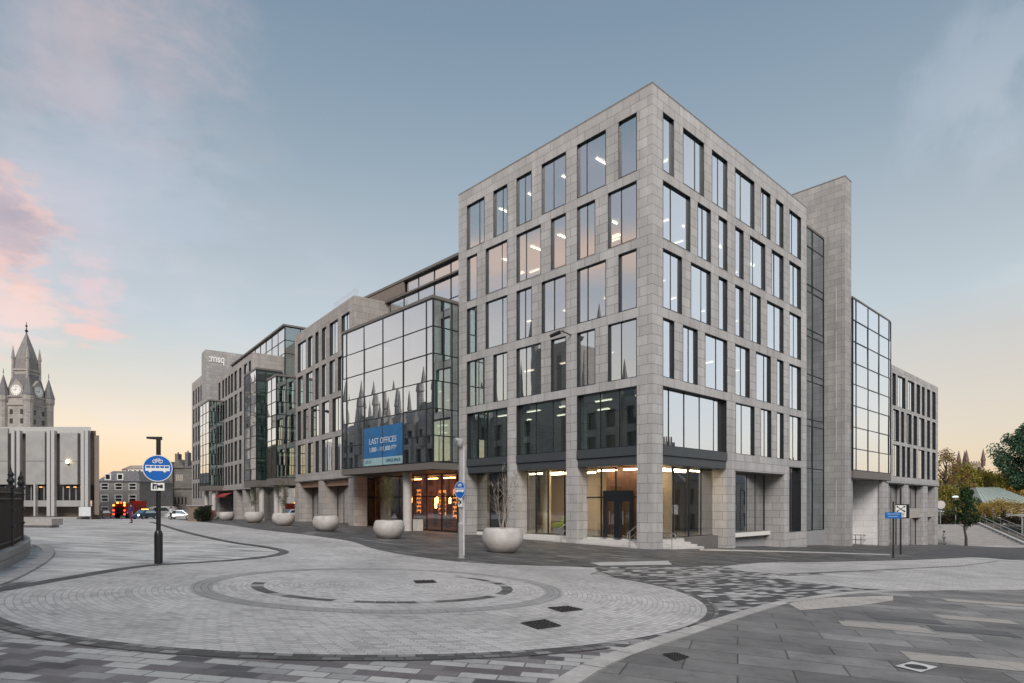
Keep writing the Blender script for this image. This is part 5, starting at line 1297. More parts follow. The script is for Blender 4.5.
m = MB(); m.loft([[ff(xg(162.5), .2, zg_(468)), ff(xg(200), .2, zg_(468)), ff(xg(200), -12, zg_(468)), ff(xg(162.5), -12, zg_(468))], [ff(xg(166), -5, zg_(459)), ff(xg(200), -5, zg_(459)), ff(xg(200), -7, zg_(459)), ff(xg(166), -7, zg_(459))]]); rf = link("roof", m, SLATE, GH)
for x0, x1, y in ((173.6, 177, 453.5), (183.7, 186.6, 452)):
    m = MB(); m.fbox(ff, xg(x0), xg(x1), -.5, -2, zg_(470), zg_(y)); m.lathe([(.2, zg_(y)), (.16, zg_(y - 1.8))], ff((xg(x0) + xg(x1)) / 2, -1.2, 0), 8); link("chimney", m, DKG, rf)
for i in range(4): link("window", MB().fbox(ff, xg(175.8 + i * 1.9), xg(177.0 + i * 1.9), .02, -.3, zg_(481), zg_(474.5)), plain("pale_tracery_window", (.42, .38, .33), .3), GH)
for i in range(7): link("window", MB().fbox(ff, xg(164 + i * 3.5), xg(165.6 + i * 3.5), .02, -.3, zg_(504), zg_(497)), plain("dark_opening", (.03, .03, .035), .3), GH)
link("string_course", MB().fbox(ff, xg(163), xg(200), .3, -.1, zg_(488.5), zg_(487)), DKG, GH)

# =================================================================== VEHICLES
def car(name, label, cat, x, y, Y, L_, W_, H_, col, rz, van=False, group=None):
    bx, by = U(x) * Y, Y
    t = thing(name, label, cat, (bx, by, G(bx, by)), group, rz)
    def lk(n, mb, mat, p=t, sm=False):
        o = link(n, mb, mat, None, smooth=sm); o.location = (0, 0, 0); o.parent = p; return o
    l, w, h = L_ / 2, W_ / 2, H_
    pr = [(-l, .3), (-l, .62 * h if van else .55 * h), (-l * .9, .95 * h if van else .62 * h), (-l * .55, h), (l * (.75 if van else .25), h), (l * (.95 if van else .62), .62 * h), (l * .97, .5 * h), (l, .3)]
    m = MB(); rings = []
    for s_, k in ((-w, .9), (-w * .9, 1), (w * .9, 1), (w, .9)): rings.append([(a, s_ * (1 if b < .6 * h else .86), .3 + (b - .3) * (k if b > .6 * h else 1)) for a, b in pr])
    m.loft(rings); lk("body", m, col, t, True)
    gm = MB()
    for sg in (-1, 1):
        gm.hexa([(-l * .75, sg * w * .965, .63 * h), (l * .45, sg * w * .965, .63 * h), (l * .45, sg * w * .9, .63 * h), (-l * .75, sg * w * .9, .63 * h), (-l * .52, sg * w * .86, .92 * h), (l * .22, sg * w * .86, .92 * h), (l * .22, sg * w * .8, .92 * h), (-l * .52, sg * w * .8, .92 * h)])
    lk("side_windows", gm, GLASS_K)
    e0, e1 = l * (.95 if van else .62), l * (.75 if van else .27); m = MB()
    m.quad((e0 + .02, -w * .8, .65 * h), (e0 + .02, w * .8, .65 * h), (e1 + .04, w * .72, .96 * h), (e1 + .04, -w * .72, .96 * h)); lk("windscreen", m, GLASS_K)
    for a in (-l * .6, l * .62):
        for sg in (-1, 1):
            m = MB(); m.tube((a, sg * w * .78, .31), (a, sg * w * 1.01, .31), .31, n=16); wh = lk("wheel", m, plain("tyre_rubber", (.02, .02, .02), .8)); m = MB(); m.tube((a, sg * w * 1.0, .31), (a, sg * w * 1.02, .31), .19, n=12); o = lk("rim", m, STEEL, wh)
    return t, lk
def lights(lk, xe, w, z, mat, n="headlight", r=.13, sg=1):
    for s_ in (-1, 1):
        m = MB(); m.disc((xe, s_ * w, z), (sg, 0, 0), r, .05, 12); lk(n, m, mat)
HEAD = lamp_mat("headlamp_lit", (1, .95, .85), 9); TAIL = lamp_mat("tail_lamp_lit", (1, .06, .02), 4); AMB = lamp_mat("amber_beacon", (1, .35, .05), 5)
# red truck seen from behind
RED = plain("red_paint", (.42, .025, .015), .4); bx, by = U(119.5) * 108, 108
TR = thing("red_truck", "red works truck with lit tail lamps and amber beacons in the far street", "truck", (bx, by, G(bx, by)))
tz = G(bx, by); tfm = Frame((bx, by), (1, 0), (0, -1))
m = MB(); m.fbox(tfm, -1.15, 1.15, 0, -6, tz + 1.0, tz + 2.6); m.fbox(tfm, -1.1, 1.1, -4.5, -6.3, tz + 2.6, tz + 3.1); link("body", m, RED, TR)
link("tailgate", MB().fbox(tfm, -.85, .85, .06, .01, tz + 1.1, tz + 1.9), plain("dark_tailgate", (.05, .02, .02), .5), TR)
m = MB(); m.fbox(tfm, -1.1, 1.1, .1, -6, tz + .55, tz + .95); link("chassis", m, BLACKP, TR)
for a in (-1, 1):
    for k in (-.9, -5): m = MB(); m.tube(tfm(a * .7, k, tz + .5), tfm(a * 1.15, k, tz + .5), .5, n=16); link("wheel", m, plain("tyre_rubber", (.02, .02, .02)), TR)
    for z in (.75, 1.4, 2.3): m = MB(); m.disc(tfm(a * .95, .13, tz + z), (0, -1, 0), .17, .06, 12); link("tail_lamp", m, TAIL if z < 2 else AMB, TR)
for a in (-.6, 0, .6): m = MB(); m.lathe([(.16, 0), (.15, .2), (.05, .28)], tfm(a, -.4, tz + 2.6), 10); link("beacon", m, AMB if a else TAIL, TR)
DSIL = plain("silver_car_paint", (.42, .44, .46), .3, .5); DBLU = plain("dark_blue_paint", (.03, .05, .09), .3); DRED = plain("red_car_paint", (.35, .03, .02), .35)
t, lk = car("parked_car", "small red car with lit tail lamps left of the red truck", "car", 103, 517, 112, 4.0, 1.7, 1.45, DRED, R(92)); lights(lk, -2.02, .6, .8, TAIL, "tail_lamp", .16, -1)
t, lk = car("oncoming_car", "dark oncoming car with two bright headlights right of the person", "car", 145, 518, 100, 4.2, 1.75, 1.5, DBLU, R(-100)); lights(lk, 2.12, .62, .68, HEAD)
m = MB(); m.fbox(Frame((0, 0), (1, 0), (0, 1)), -.2, .2, -.5, .5, 1.5, 1.66); lk("roof_sign", m, lamp_mat("taxi_sign", (1, .6, .15), 2.5))
t, lk = car("parked_car", "silver car parked before the dark gothic building", "car", 181, 517, 98, 4.2, 1.75, 1.45, DSIL, R(8))
t, lk = car("parked_van", "grey van parked left of the silver car", "van", 164, 517, 112, 4.8, 1.9, 2.1, plain("grey_van_paint", (.2, .2, .21), .35), R(15), True)

# =================================================================== PEOPLE
def skinbody(name, verts, edges, radii, mat, parent, sub=2):
    me = bpy.data.meshes.new(name); me.from_pydata(verts, edges, []); o = bpy.data.objects.new(name, me); COL.objects.link(o)
    sm = o.modifiers.new("skin", 'SKIN'); sm.use_smooth_shade = True
    for v, r in zip(me.skin_vertices[0].data, radii): v.radius = (r, r) if not isinstance(r, tuple) else r
    me.skin_vertices[0].data[0].use_root = True
    ss = o.modifiers.new("sub", 'SUBSURF'); ss.levels = sub; ss.render_levels = sub
    dg = bpy.context.evaluated_depsgraph_get(); m2 = bpy.data.meshes.new_from_object(o.evaluated_get(dg))
    bpy.data.objects.remove(o); m2.materials.clear(); m2.materials.append(mat)
    o = bpy.data.objects.new(name, m2); COL.objects.link(o); o.parent = parent
    return o
SKIN = plain("skin", (.45, .27, .2), .6)
def person(label, x, y, Y, rz, top, leg, hair, stride=.18, h=1.72):
    bx = U(x) * Y; t = thing("person", label, "person", (bx, Y, G(bx, Y)), None, rz); s = h / 1.72
    V = lambda a: [(p[0] * s, p[1] * s, p[2] * s) for p in a]
    st = stride
    pts = [(0, 0, .92), (0, 0, 1.12), (0, 0, 1.34), (0, 0, 1.45), (0, .01, 1.53), (0, .02, 1.62), (0, .01, 1.70),
           (-.10, 0, .86), (-.10, st * .5, .48), (-.10, st * .35 - .05, .09), (-.10, st * .35 + .12, .04),
           (.10, 0, .86), (.10, -st * .25, .48), (.10, -st - .05, .10), (.10, -st + .10, .04),
           (-.19, 0, 1.38), (-.25, -.03, 1.12), (-.24, .08, .88), (-.235, .12, .79), (.19, 0, 1.38), (.25, .0, 1.12), (.24, .12, .90), (.235, .17, .82)]
    ed = [(0, 1), (1, 2), (2, 3), (3, 4), (4, 5), (5, 6), (0, 7), (7, 8), (8, 9), (9, 10), (0, 11), (11, 12), (12, 13), (13, 14), (2, 15), (15, 16), (16, 17), (17, 18), (2, 19), (19, 20), (20, 21), (21, 22)]
    rd = [.13, .125, .14, .07, .055, .095, .06, .085, .06, .045, .04, .085, .06, .045, .04, .06, .043, .036, .035, .06, .043, .036, .035]
    skinbody("body", V(pts), ed, [r * s for r in rd], SKIN, t)
    jp = [pts[i] for i in (0, 1, 2, 3, 15, 16, 17, 19, 20, 21)]; je = [(0, 1), (1, 2), (2, 3), (2, 4), (4, 5), (5, 6), (2, 7), (7, 8), (8, 9)]
    skinbody("jacket", V([(jp[0][0], jp[0][1], .84)] + jp[1:]), je, [.17 * s, .16 * s, .17 * s, .08 * s, .085 * s, .062 * s, .055 * s, .085 * s, .062 * s, .055 * s], top, t)
    tp = [(0, 0, .95), pts[7], pts[8], pts[9], pts[11], pts[12], pts[13]]
    skinbody("trousers", V(tp), [(0, 1), (1, 2), (2, 3), (0, 4), (4, 5), (5, 6)], [.135 * s, .10 * s, .075 * s, .062 * s, .10 * s, .075 * s, .062 * s], leg, t)
    hm = MB(); hm.lathe([(.02, -.02), (.10, 0), (.115, .06), (.10, .13), (.05, .165), (.005, .17)], (0, -.012 * s, 1.575 * s), 14); o = link("hair", hm, hair, None, smooth=True); o.location = (0, 0, 0); o.parent = t
    fm = MB(); fm.lathe([(.005, -.02), (.016, -.01), (.018, 0), (.004, .03)], (0, .115 * s, 1.60 * s), 8)
    for sg in (-1, 1): fm.lathe([(.002, -.008), (.010, 0), (.002, .008)], (sg * .033, .098 * s, 1.625 * s), 6)
    fm.box(-.025, .025, .095 * s, .103 * s, 1.565 * s, 1.572 * s); o = link("face_features", fm, plain("face_dark", (.16, .07, .06)), None); o.location = (0, 0, 0); o.parent = t
    for sg, sy in ((-1, st * .35), (1, -st)):
        sh = MB(); sh.lathe([(.05, 0), (.055, .03), (.045, .09), (.03, .11)], (sg * .10, sy - .02, 0), 10); sh.hexa([(sg * .10 - .045, sy, 0), (sg * .10 + .045, sy, 0), (sg * .10 + .04, sy + .19, 0), (sg * .10 - .04, sy + .19, 0), (sg * .10 - .04, sy, .09), (sg * .10 + .04, sy, .09), (sg * .10 + .03, sy + .18, .05), (sg * .10 - .03, sy + .18, .05)])
        o = link("shoe", sh, BLACKP, None); o.location = (0, 0, 0); o.parent = t
    return t
PURP = plain("purple_coat", (.05, .02, .07), .8); MAGT = plain("plum_trousers", (.13, .02, .06), .8); DKH = plain("dark_hair", (.02, .015, .012), .7)
person("person in dark purple jacket and plum trousers walking past the red truck", 131, 521, 54, R(165), PURP, MAGT, DKH)
person("person in pale top standing left of the parked silver car", 171, 518, 84, R(150), plain("pale_top", (.5, .5, .5), .8), BLACKP, DKH, .1, 1.75)
person("person in white shirt by the steps beyond the end block", 944, 540, 79, R(60), plain("white_shirt", (.7, .7, .7), .8), plain("grey_trousers", (.25, .25, .27)), DKH, .12, 1.75)

# bins and boxes near the far planters
bx_, by_ = px(195.5, 521.5)
cr = thing("timber_kiosk", "low brown boxed enclosure beside the far end block", "kiosk", (bx_, by_, G(bx_, by_))); z = G(bx_, by_); kf = Frame((bx_, by_), (1, 0), (0, -1))
link("body", MB().fbox(kf, -.8, .9, 0, -1.6, z, z + 1.6), plain("brown_boards", (.17, .13, .10), .8, 0, .25, 4), cr); link("lid", MB().fbox(kf, -.9, 1.0, .1, -1.7, z + 1.602, z + 1.72), plain("grey_lid", (.28, .26, .25)), cr)
bx_, by_ = px(202.5, 521.8); z = G(bx_, by_)
sb = thing("round_bush", "round dark clipped bush beside the brown enclosure", "bush", (bx_, by_, z))
m = MB(); crown_leaves(m, [((bx_, by_, z + .75), .85)], 2600, .07, random.Random(4)); link("foliage", m, leafmat("dark_box_leaf", (.01, .016, .008), (.03, .04, .018)), sb)
m = MB(); m.tube((bx_, by_, z), (bx_, by_, z + .6), .06); link("stem", m, BARK, sb)
bx_, by_ = px(208.5, 520.6); z = G(bx_, by_)
fb = thing("flower_tub", "pink flowers in a low tub between the bush and the farthest planter", "flowers", (bx_, by_, z))
m = MB(); m.lathe([(.4, 0), (.55, .5), (.5, .5), (.45, .42), (.01, .4)], (bx_, by_, z), 16); link("tub", m, plain("tub_red", (.3, .1, .1)), fb)
m = MB(); crown_leaves(m, [((bx_, by_, z + .85), .55), ((bx_ + .5, by_, z + .8), .5)], 1500, .06, random.Random(9)); link("flowers", m, leafmat("pink_flower", (.45, .10, .14), (.40, .22, .22), (.12, .10, .05)), fb)
bp_ = px(418, 529.5); z = G(*bp_); kf = Frame(L(L.s(418, .9), .9, 0)[:2], L.d, L.n); q = kf(0, 0, 0); z = G(q[0], q[1])
lb = thing("litter_bin", "pale upright litter bin beside the round column at the lit entrance", "bin", (q[0], q[1], z))
link("body", MB().fbox(kf, -.3, .3, .28, -.28, z + .05, z + 1.0), plain("pale_bin", (.5, .48, .45), .6), lb); link("base", MB().fbox(kf, -.27, .27, .25, -.25, z, z + .05), BLACKP, lb); link("top", MB().fbox(kf, -.32, .32, .3, -.3, z + 1.002, z + 1.06), DARKP, lb)

# =================================================================== RIGHT: STEPS, TREES, PAVILION, CHURCH
z0 = G(62, 78); zT = -3.35
ST = thing("park_steps", "broad pale stone steps climbing to the gardens beyond the end block", "steps", (58, 78, z0))
xa, xb = U(944) * 80, U(1018) * 80
for i in range(12):
    y0 = 79.0 + i * 1.35; zt_ = z0 + (zT - z0) * (i + 1) / 12; xr_ = xb + i * .53
    m = MB(); m.box(xa - 2, xr_, y0, y0 + (1.36 if i < 11 else 6), z0 - .6, zt_)
    link("step", m, plain("pale_step_slabs", (.29, .28, .27), .8, 0, .12, 1), ST)
m = MB(); m.hexa([(xb, 78.6, z0 - .4), (xb + .5, 78.6, z0 - .4), (xb + 7.2, 96, z0 - .4), (xb + 6.7, 96, z0 - .4), (xb, 78.6, z0 + .25), (xb + .5, 78.6, z0 + .25), (xb + 7.2, 96, zT + .35), (xb + 6.7, 96, zT + .35)]); link("side_wall", m, plain("pale_coping", (.45, .43, .41)), ST)
def rail3(label, x0, y0, z0_, x1, y1, z1_):
    t = thing("steps_handrail", label, "handrail", (x0, y0, z0_)); a, b = Vector((x0, y0, z0_)), Vector((x1, y1, z1_)); up = Vector((0, 0, 1))
    m = MB(); m.tube(a + up, b + up, .05); m.tube(a + up * .55, b + up * .55, .03); link("rail", m, STEEL, t)
    for i in range(7):
        p = a.lerp(b, i / 6); m = MB(); m.tube(p, p + up, .03); link("post", m, STEEL, t)
rail3("pale steel handrail following the slope of the park steps", xb + .25, 79, z0 + .25, xb + 6.8, 95.5, zT + .35)
rail3("second steel handrail on the slope above the park steps", xb + 3.4, 80, z0 + .3, xb + 9.2, 96, zT + .4)
TERR = MB().hexa([(52, 96.5, -9), (160, 96.5, -9), (160, 320, -9), (52, 320, -9), (52, 96.5, zT - .01), (160, 96.5, zT - .01), (160, 320, zT - .01), (52, 320, zT - .01)])
struct("garden_terrace", TERR, plain("garden_ground", (.10, .085, .05), .9, 0, .3, .5))
m = MB(); m.hexa([(xb + .6, 79, z0 - .3), (110, 79, z0 - .3), (110, 95.7, z0 - .3), (xb + 7.25, 95.7, z0 - .3), (xb + .6, 79, z0 + .2), (110, 79, z0 + .2), (110, 95.7, zT + .2), (xb + 7.25, 95.7, zT + .2)])
struct("bank", m, plain("planted_bank", (.09, .075, .055), .9, 0, .3, 1))

def limb(m, a, b, r0, r1, rnd, seg=3):
    a, b = Vector(a), Vector(b); p = a
    for i in range(seg):
        q = a.lerp(b, (i + 1) / seg) + Vector((rnd.gauss(0, .04), rnd.gauss(0, .04), 0)) * (b - a).length; m.tube(p, q, r0 + (r1 - r0) * i / seg, r0 + (r1 - r0) * (i + 1) / seg, 7); p = q
    return p
def tree(name, label, x, Y, base, top, w, lm, seed, n=4200, size=.16, trunk=.25, th=.3, shape=1.0, group=None, clumps=34, cr=.30):
    """trunk with limbs; leaves in many small clumps scattered through an uneven crown"""
    rnd = random.Random(seed); bx = U(x) * Y; zt_ = (HZ - top) / FPX * Y; h = zt_ - base
    t = thing(name, label, "tree", (bx, Y, base), group); m = MB(); B = Vector((bx, Y, base))
    m.tube(B, B + Vector((0, 0, .15 * h)), trunk * 1.25, trunk, 9); tp = limb(m, B + Vector((0, 0, .15 * h)), B + Vector((rnd.gauss(0, .02) * h, 0, .72 * h)), trunk, trunk * .3, rnd, 4)
    cl = []
    for i in range(clumps):
        f = th + (1 - th) * ((i + .5) / clumps) ** .9
        pr = math.sin(min(1, (f - th) / (1 - th) * .86 + .16) * math.pi) ** .7 * w * .5 * shape
        a = i * 2.4 + rnd.uniform(-.5, .5); rr = pr * rnd.uniform(.35, 1.0)
        c = B + Vector((math.cos(a) * rr, math.sin(a) * rr, f * h - .04 * h)); cl.append((c, w * cr * rnd.uniform(.45, .85)))
        st_ = B + Vector((0, 0, max(.15, f * .75 - .05) * h)); limb(m, st_, c, trunk * .35, .02, rnd, 3)
    link("trunk", m, BARK, t)
    l = MB(); crown_leaves(l, cl, n, size, rnd); link("crown", l, lm, t)
    return t
LF_D = leafmat("dark_street_leaf", (.016, .04, .014), (.05, .095, .03), (.03, .065, .02))
LF_EV = leafmat("evergreen_leaf", (.035, .08, .05), (.10, .18, .10), (.06, .12, .07))
LF_Y = leafmat("yellow_autumn_leaf", (.38, .24, .05), (.52, .36, .10), (.28, .22, .06))
LF_O = leafmat("orange_autumn_leaf", (.46, .17, .03), (.60, .32, .06), (.36, .20, .04))
LF_OL = leafmat("olive_autumn_leaf", (.13, .15, .03), (.36, .26, .05), (.22, .20, .04))
LF_BR = leafmat("brown_autumn_leaf", (.16, .08, .03), (.25, .15, .05), (.20, .13, .04))
zt0 = G(U(966) * 76, 76)
tree("street_tree", "slim dark green street tree standing at the foot of the park steps", 966, 76, zt0, 486, 2.9, LF_D, 17, 2600, .12, .14, .40, 1, None, 30, .24)
tree("evergreen_tree", "tall dark evergreen tree at the right edge of the picture", 1029, 128, zT, 424, 12.5, LF_EV, 2, 15000, .24, .4, .38, 1.05, None, 60, .2)
grp = "autumn trees in the gardens"
tree("autumn_tree", "half bare brown autumn tree right beside the end block", 946, 118, zT, 449, 9, LF_BR, 3, 3600, .15, .25, .25, 1.1, grp, 44, .17)
tree("autumn_tree", "broad olive and gold tree below the church pinnacles", 966, 135, zT, 467, 13, LF_OL, 4, 8000, .24, .3, .2, 1.15, grp, 50, .2)
tree("autumn_tree", "olive tree right of the church pinnacles, before the tall evergreen", 990, 142, zT, 474, 11, LF_OL, 5, 6500, .24, .3, .2, 1.15, grp, 44, .22)
tree("autumn_tree", "bright orange tree behind the pavilion roof", 1006, 150, zT, 474, 13, LF_O, 6, 6500, .26, .3, .2, 1.15, grp, 44, .22)
tree("autumn_tree", "low yellow green tree behind the slim street tree", 948, 104, zT, 488, 6.5, LF_OL, 7, 5000, .15, .18, .15, 1.2, grp, 34, .25)
tree("weeping_tree", "low golden weeping tree in front of the pavilion", 1001, 98.5, zT, 501, 7.6, LF_Y, 8, 4200, .10, .14, .45, 1.15, None, 44, .16)
tree("autumn_tree", "small golden tree left of the pavilion doorway", 981, 100, zT, 503, 3.6, LF_Y, 12, 2400, .10, .1, .3, 1.1, grp, 24, .25)
def hedge(label, x0, x1, Y, h, lm, seed, d=1.2, n=3600):
    rnd = random.Random(seed); a, b = U(x0) * Y, U(x1) * Y; t = thing("hedge", label, "hedge", ((a + b) / 2, Y, zT))
    m = MB(); cl = []; k = int((b - a) / .7) + 1
    for i in range(k): cl.append((Vector((a + (b - a) * i / k + rnd.uniform(-.3, .3), Y + rnd.uniform(0, d), zT + h * rnd.uniform(.3, .75))), h * rnd.uniform(.4, .6)))
    crown_leaves(m, cl, n, .10, rnd); link("foliage", m, lm, t)
    s_ = MB()
    for i in range(k): c = cl[i][0]; s_.tube((c.x, c.y, zT), tuple(c), .04)
    link("stems", s_, BARK, t)
LF_HB = leafmat("dark_brown_hedge", (.02, .018, .012), (.05, .045, .02), (.035, .03, .015))
hedge("dark brown hedge at the top of the park steps, left of the slim tree", 940, 962, 97.5, 1.5, LF_HB, 31)
hedge("dark hedge at the top of the park steps, right of the slim tree", 969, 982, 97.5, 1.4, LF_HB, 32)
hedge("green shrubs on the bank beside the pavilion", 984, 1012, 96.6, 1.0, LF_GRN, 33)
hedge("dark shrubs along the bank at the right edge", 1008, 1040, 94.5, 1.2, LF_HB, 34)
# pavilion
YP = 110.0; pf = Frame((0, YP), (1, 0), (0, -1)); xp = lambda x: U(x) * YP; zp = lambda y: (HZ - y) / FPX * YP
PV = thing("pavilion", "pale garden pavilion with a hipped green glass roof", "pavilion", (xp(1006), YP, zT))
m = MB(); facade(m, pf, xp(981), xp(1034), zT, zp(503.5), [(xp(986.5), xp(992.5), zT + .02, zp(511)), (xp(996), xp(999), zp(518), zp(511)), (xp(1003), xp(1006), zp(518), zp(511)), (xp(1013), xp(1018), zT + .02, zp(511))], .5)
for e in (xp(981), xp(1034)): m.quad(pf(e, 0, zT), pf(e, -9, zT), pf(e, -9, zp(503.5)), pf(e, 0, zp(503.5)))
link("wall", m, plain("pale_pavilion_stone", (.46, .41, .38), .8), PV); link("dark_inside", MB().fbox(pf, xp(982), xp(1033), -.6, -.7, zT, zp(504)), plain("dark_opening", (.03, .03, .035), .3), PV)
m = MB(); m.loft([[pf(xp(978.5), .8, zp(503.3)), pf(xp(1037), .8, zp(503.3)), pf(xp(1037), -9.5, zp(503.3)), pf(xp(978.5), -9.5, zp(503.3))], [pf(xp(992.5), -4, zp(487)), pf(xp(1015.5), -4, zp(487)), pf(xp(1015.5), -5, zp(487)), pf(xp(992.5), -5, zp(487))]])
rf = link("roof", m, plain("green_copper_roof", (.27, .31, .285), .5, 0, .12, 1), PV)
ms = MB()
for i in range(13):
    f = i / 12; ms.tube(pf(xp(980 + 55.5 * f), .75, zp(503.1) + .05), pf(xp(992.5 + 23 * f), -3.95, zp(487) + .05), .05, n=4)
link("roof_ribs", ms, plain("pale_green_rib", (.34, .40, .37)), rf)
# church tower with four pinnacles
YC = 260.0; CFc = Frame((U(974.5) * YC, YC), (1, 0), (0, -1)); zc_ = lambda y: (HZ - y) / FPX * YC
CHS = plain("church_stone", (.26, .20, .165), .85, 0, .15, .5)
CH = thing("church_tower", "far church tower with four dark pointed pinnacles", "church", (CFc.P[0], YC, zT))
m = MB(); facade(m, CFc, -3.9, 3.9, zT, zc_(463), [(-2.6, -1.2, zc_(480), zc_(467)), (1.2, 2.6, zc_(480), zc_(467))], .4); m.quad(CFc(-3.9, 0, zT), CFc(-3.9, -7.8, zT), CFc(-3.9, -7.8, zc_(463)), CFc(-3.9, 0, zc_(463))); m.quad(CFc(3.9, 0, zT), CFc(3.9, -7.8, zT), CFc(3.9, -7.8, zc_(463)), CFc(3.9, 0, zc_(463))); m.quad(CFc(-3.9, 0, zc_(463.5)), CFc(3.9, 0, zc_(463.5)), CFc(3.9, -7.8, zc_(463.5)), CFc(-3.9, -7.8, zc_(463.5)))
link("tower_shaft", m, CHS, CH)
for a, k, y in ((-3.5, .2, 449.5), (-1.25, -7.4, 449), (1.3, -7.4, 449), (3.5, .2, 448.5)):
    m = MB(); m.lathe([(.75, zc_(466)), (.75, zc_(461)), (.95, zc_(460.5)), (.05, zc_(y))], CFc(a, k, 0), 8); link("pinnacle", m, plain("dark_pinnacle", (.12, .07, .06)), CH)
m = MB()
for i in range(7): m.fbox(CFc, -3.4 + i * 1.05, -2.9 + i * 1.05, 0, -.3, zc_(463), zc_(461.3))
link("battlement", m, CHS, CH)
# small furniture by the steps
def bollard(label, x, y):
    p = px(x, y); z = G(*p); t = thing("bollard", label, "bollard", (*p, z), "black bollards at the foot of the park steps")
    m = MB(); m.lathe([(.09, 0), (.09, .85), (.11, .86), (.11, .92), (.08, 1.0), (.01, 1.03)], (*p, z), 12); link("post", m, BLACKP, t, smooth=True); m = MB(); m.lathe([(.13, 0), (.13, .1), (.095, .12)], (*p, z), 12); link("foot", m, BLACKP, t)
bollard("black bollard left of the slim street tree", 954.2, 541.8); bollard("black bollard right of the slim street tree", 975.8, 542.5)
p = px(943.3, 542); z = G(*p); t = thing("litter_bin", "black round litter bin beside the corner of the end block", "bin", (*p, z))
m = MB(); m.lathe([(.3, 0), (.36, .2), (.36, .95), (.3, 1.1)], (*p, z), 16); link("body", m, BLACKP, t, smooth=True); m = MB(); m.lathe([(.38, 1.0), (.38, 1.08), (.1, 1.25), (.01, 1.27)], (*p, z), 16); link("lid", m, BLACKP, t)
bx, by = U(959.3) * 96, 96.8; t = thing("street_lamp", "slim post lamp with a flat white head among the garden trees", "street lamp", (bx, by, zT - .01))
zl = (HZ - 497.5) / FPX * 96.8; m = MB(); m.tube((bx, by, zT - .01), (bx, by, zl), .06); link("post", m, GALV, t); m = MB(); m.lathe([(.06, 0), (.45, .02), (.45, .16), (.1, .3)], (bx, by, zl), 14); link("lamp_head", m, lamp_mat("pale_lamp", (.9, .95, 1), 1.1), t)
bx, by = U(940.3) * 90, 90; z = G(bx, by); t = thing("round_sign", "pale rounded sign panel beside the end block corner", "sign", (bx, by, z))
m = MB(); m.tube((bx, by, z), (bx, by, (HZ - 509) / FPX * 90), .06); link("post", m, GALV, t); m = MB(); m.disc((bx, by - .08, (HZ - 504.7) / FPX * 90), (0, -1, 0), .6, .12, 24, 1.05); link("panel", m, plain("pale_sign_panel", (.5, .47, .46)), t)
bx, by = U(1004) * 95, 95.0; z = zT; t = thing("oval_sign", "white oval sign on the planted bank", "sign", (bx, by, z))
m = MB(); m.tube((bx, by, z - .3), (bx, by, z + .6), .04); link("post", m, GALV, t); m = MB(); m.disc((bx, by - .06, (HZ - 525.8) / FPX * 95), (0, -1, 0), .33, .06, 24, 1.3); link("panel", m, WHITEP, t)
bx, by = U(1026) * 88, 88.0; z = z0 + 1.1; t = thing("shelter", "grey framed shelter with dark glass at the right edge", "shelter", (bx, by, z)); hf = Frame((bx, by), (.8, .6), (.6, -.8))
for a in (-1.8, 0, 1.8, 3.6): link("post", MB().fbox(hf, a - .06, a + .06, -.06, .06, z, z + 2.6), plain("pale_grey_post", (.42, .42, .42), .5, .2), t)
link("roof", MB().fbox(hf, -2, 3.8, -1.6, .3, z + 2.6, z + 2.75), plain("pale_grey_post", (.42, .42, .42)), t); 
for a in (-1.7, .1, 1.9): link("glass_panel", MB().fbox(hf, a, a + 1.6, -.01, .01, z + .3, z + 2.3), GLASS_K, t)

# =================================================================== ACROSS THE STREETS (seen mirrored in the windows)
KC = 44.0
QF = Frame((L.P[0] + L.n[0] * KC, L.P[1] + L.n[1] * KC), L.d, (-L.n[0], -L.n[1]))
QS = bricks("college_granite", (.40, .385, .37), (.33, .315, .305), (.16, .15, .145), .9, .4, .02, nz=.15)
QC = thing("college_building", "grey gothic college with rows of pinnacles and a tall central tower, facing the glass fronts", "building", QF(25, 0, -2))
m = MB(); op = []
for i in range(35):
    for r in range(4): op.append((-31 + i * 4.2, -29.2 + i * 4.2, .2 + r * 3.7, 2.8 + r * 3.7))
facade(m, QF, -34, 118, -4, 15.5, op, .5)
for e in (-34, 118): m.quad(QF(e, 0, -4), QF(e, -12, -4), QF(e, -12, 15.5), QF(e, 0, 15.5))
m.quad(QF(-34, -12, -4), QF(118, -12, -4), QF(118, -12, 15.5), QF(-34, -12, 15.5))
link("wall", m, QS, QC); link("dark_inside", MB().fbox(QF, -33, 117, -.52, -.7, -3, 15.3), plain("dark_glazing", (.09, .095, .105), .12), QC)
m = MB(); m.loft([[QF(-34, .1, 15.5), QF(118, .1, 15.5), QF(118, -12, 15.5), QF(-34, -12, 15.5)], [QF(-30, -5.5, 19.0), QF(114, -5.5, 19.0), QF(114, -6.5, 19.0), QF(-30, -6.5, 19.0)]]); link("roof", m, SLATE, QC)
rnd = random.Random(2)
for i in range(36):
    s_ = -32.2 + i * 4.2; h = rnd.choice((4.0, 4.6, 5.4, 7.2)); m = MB(); m.fbox(QF, s_ - .42, s_ + .42, .6, -.3, -3, 16.5); m.lathe([(.42, 16.5), (.42, 17.6), (.52, 17.7), (.04, 16.9 + h)], QF(s_, .15, 0), 6); link("pinnacle", m, QS, QC)
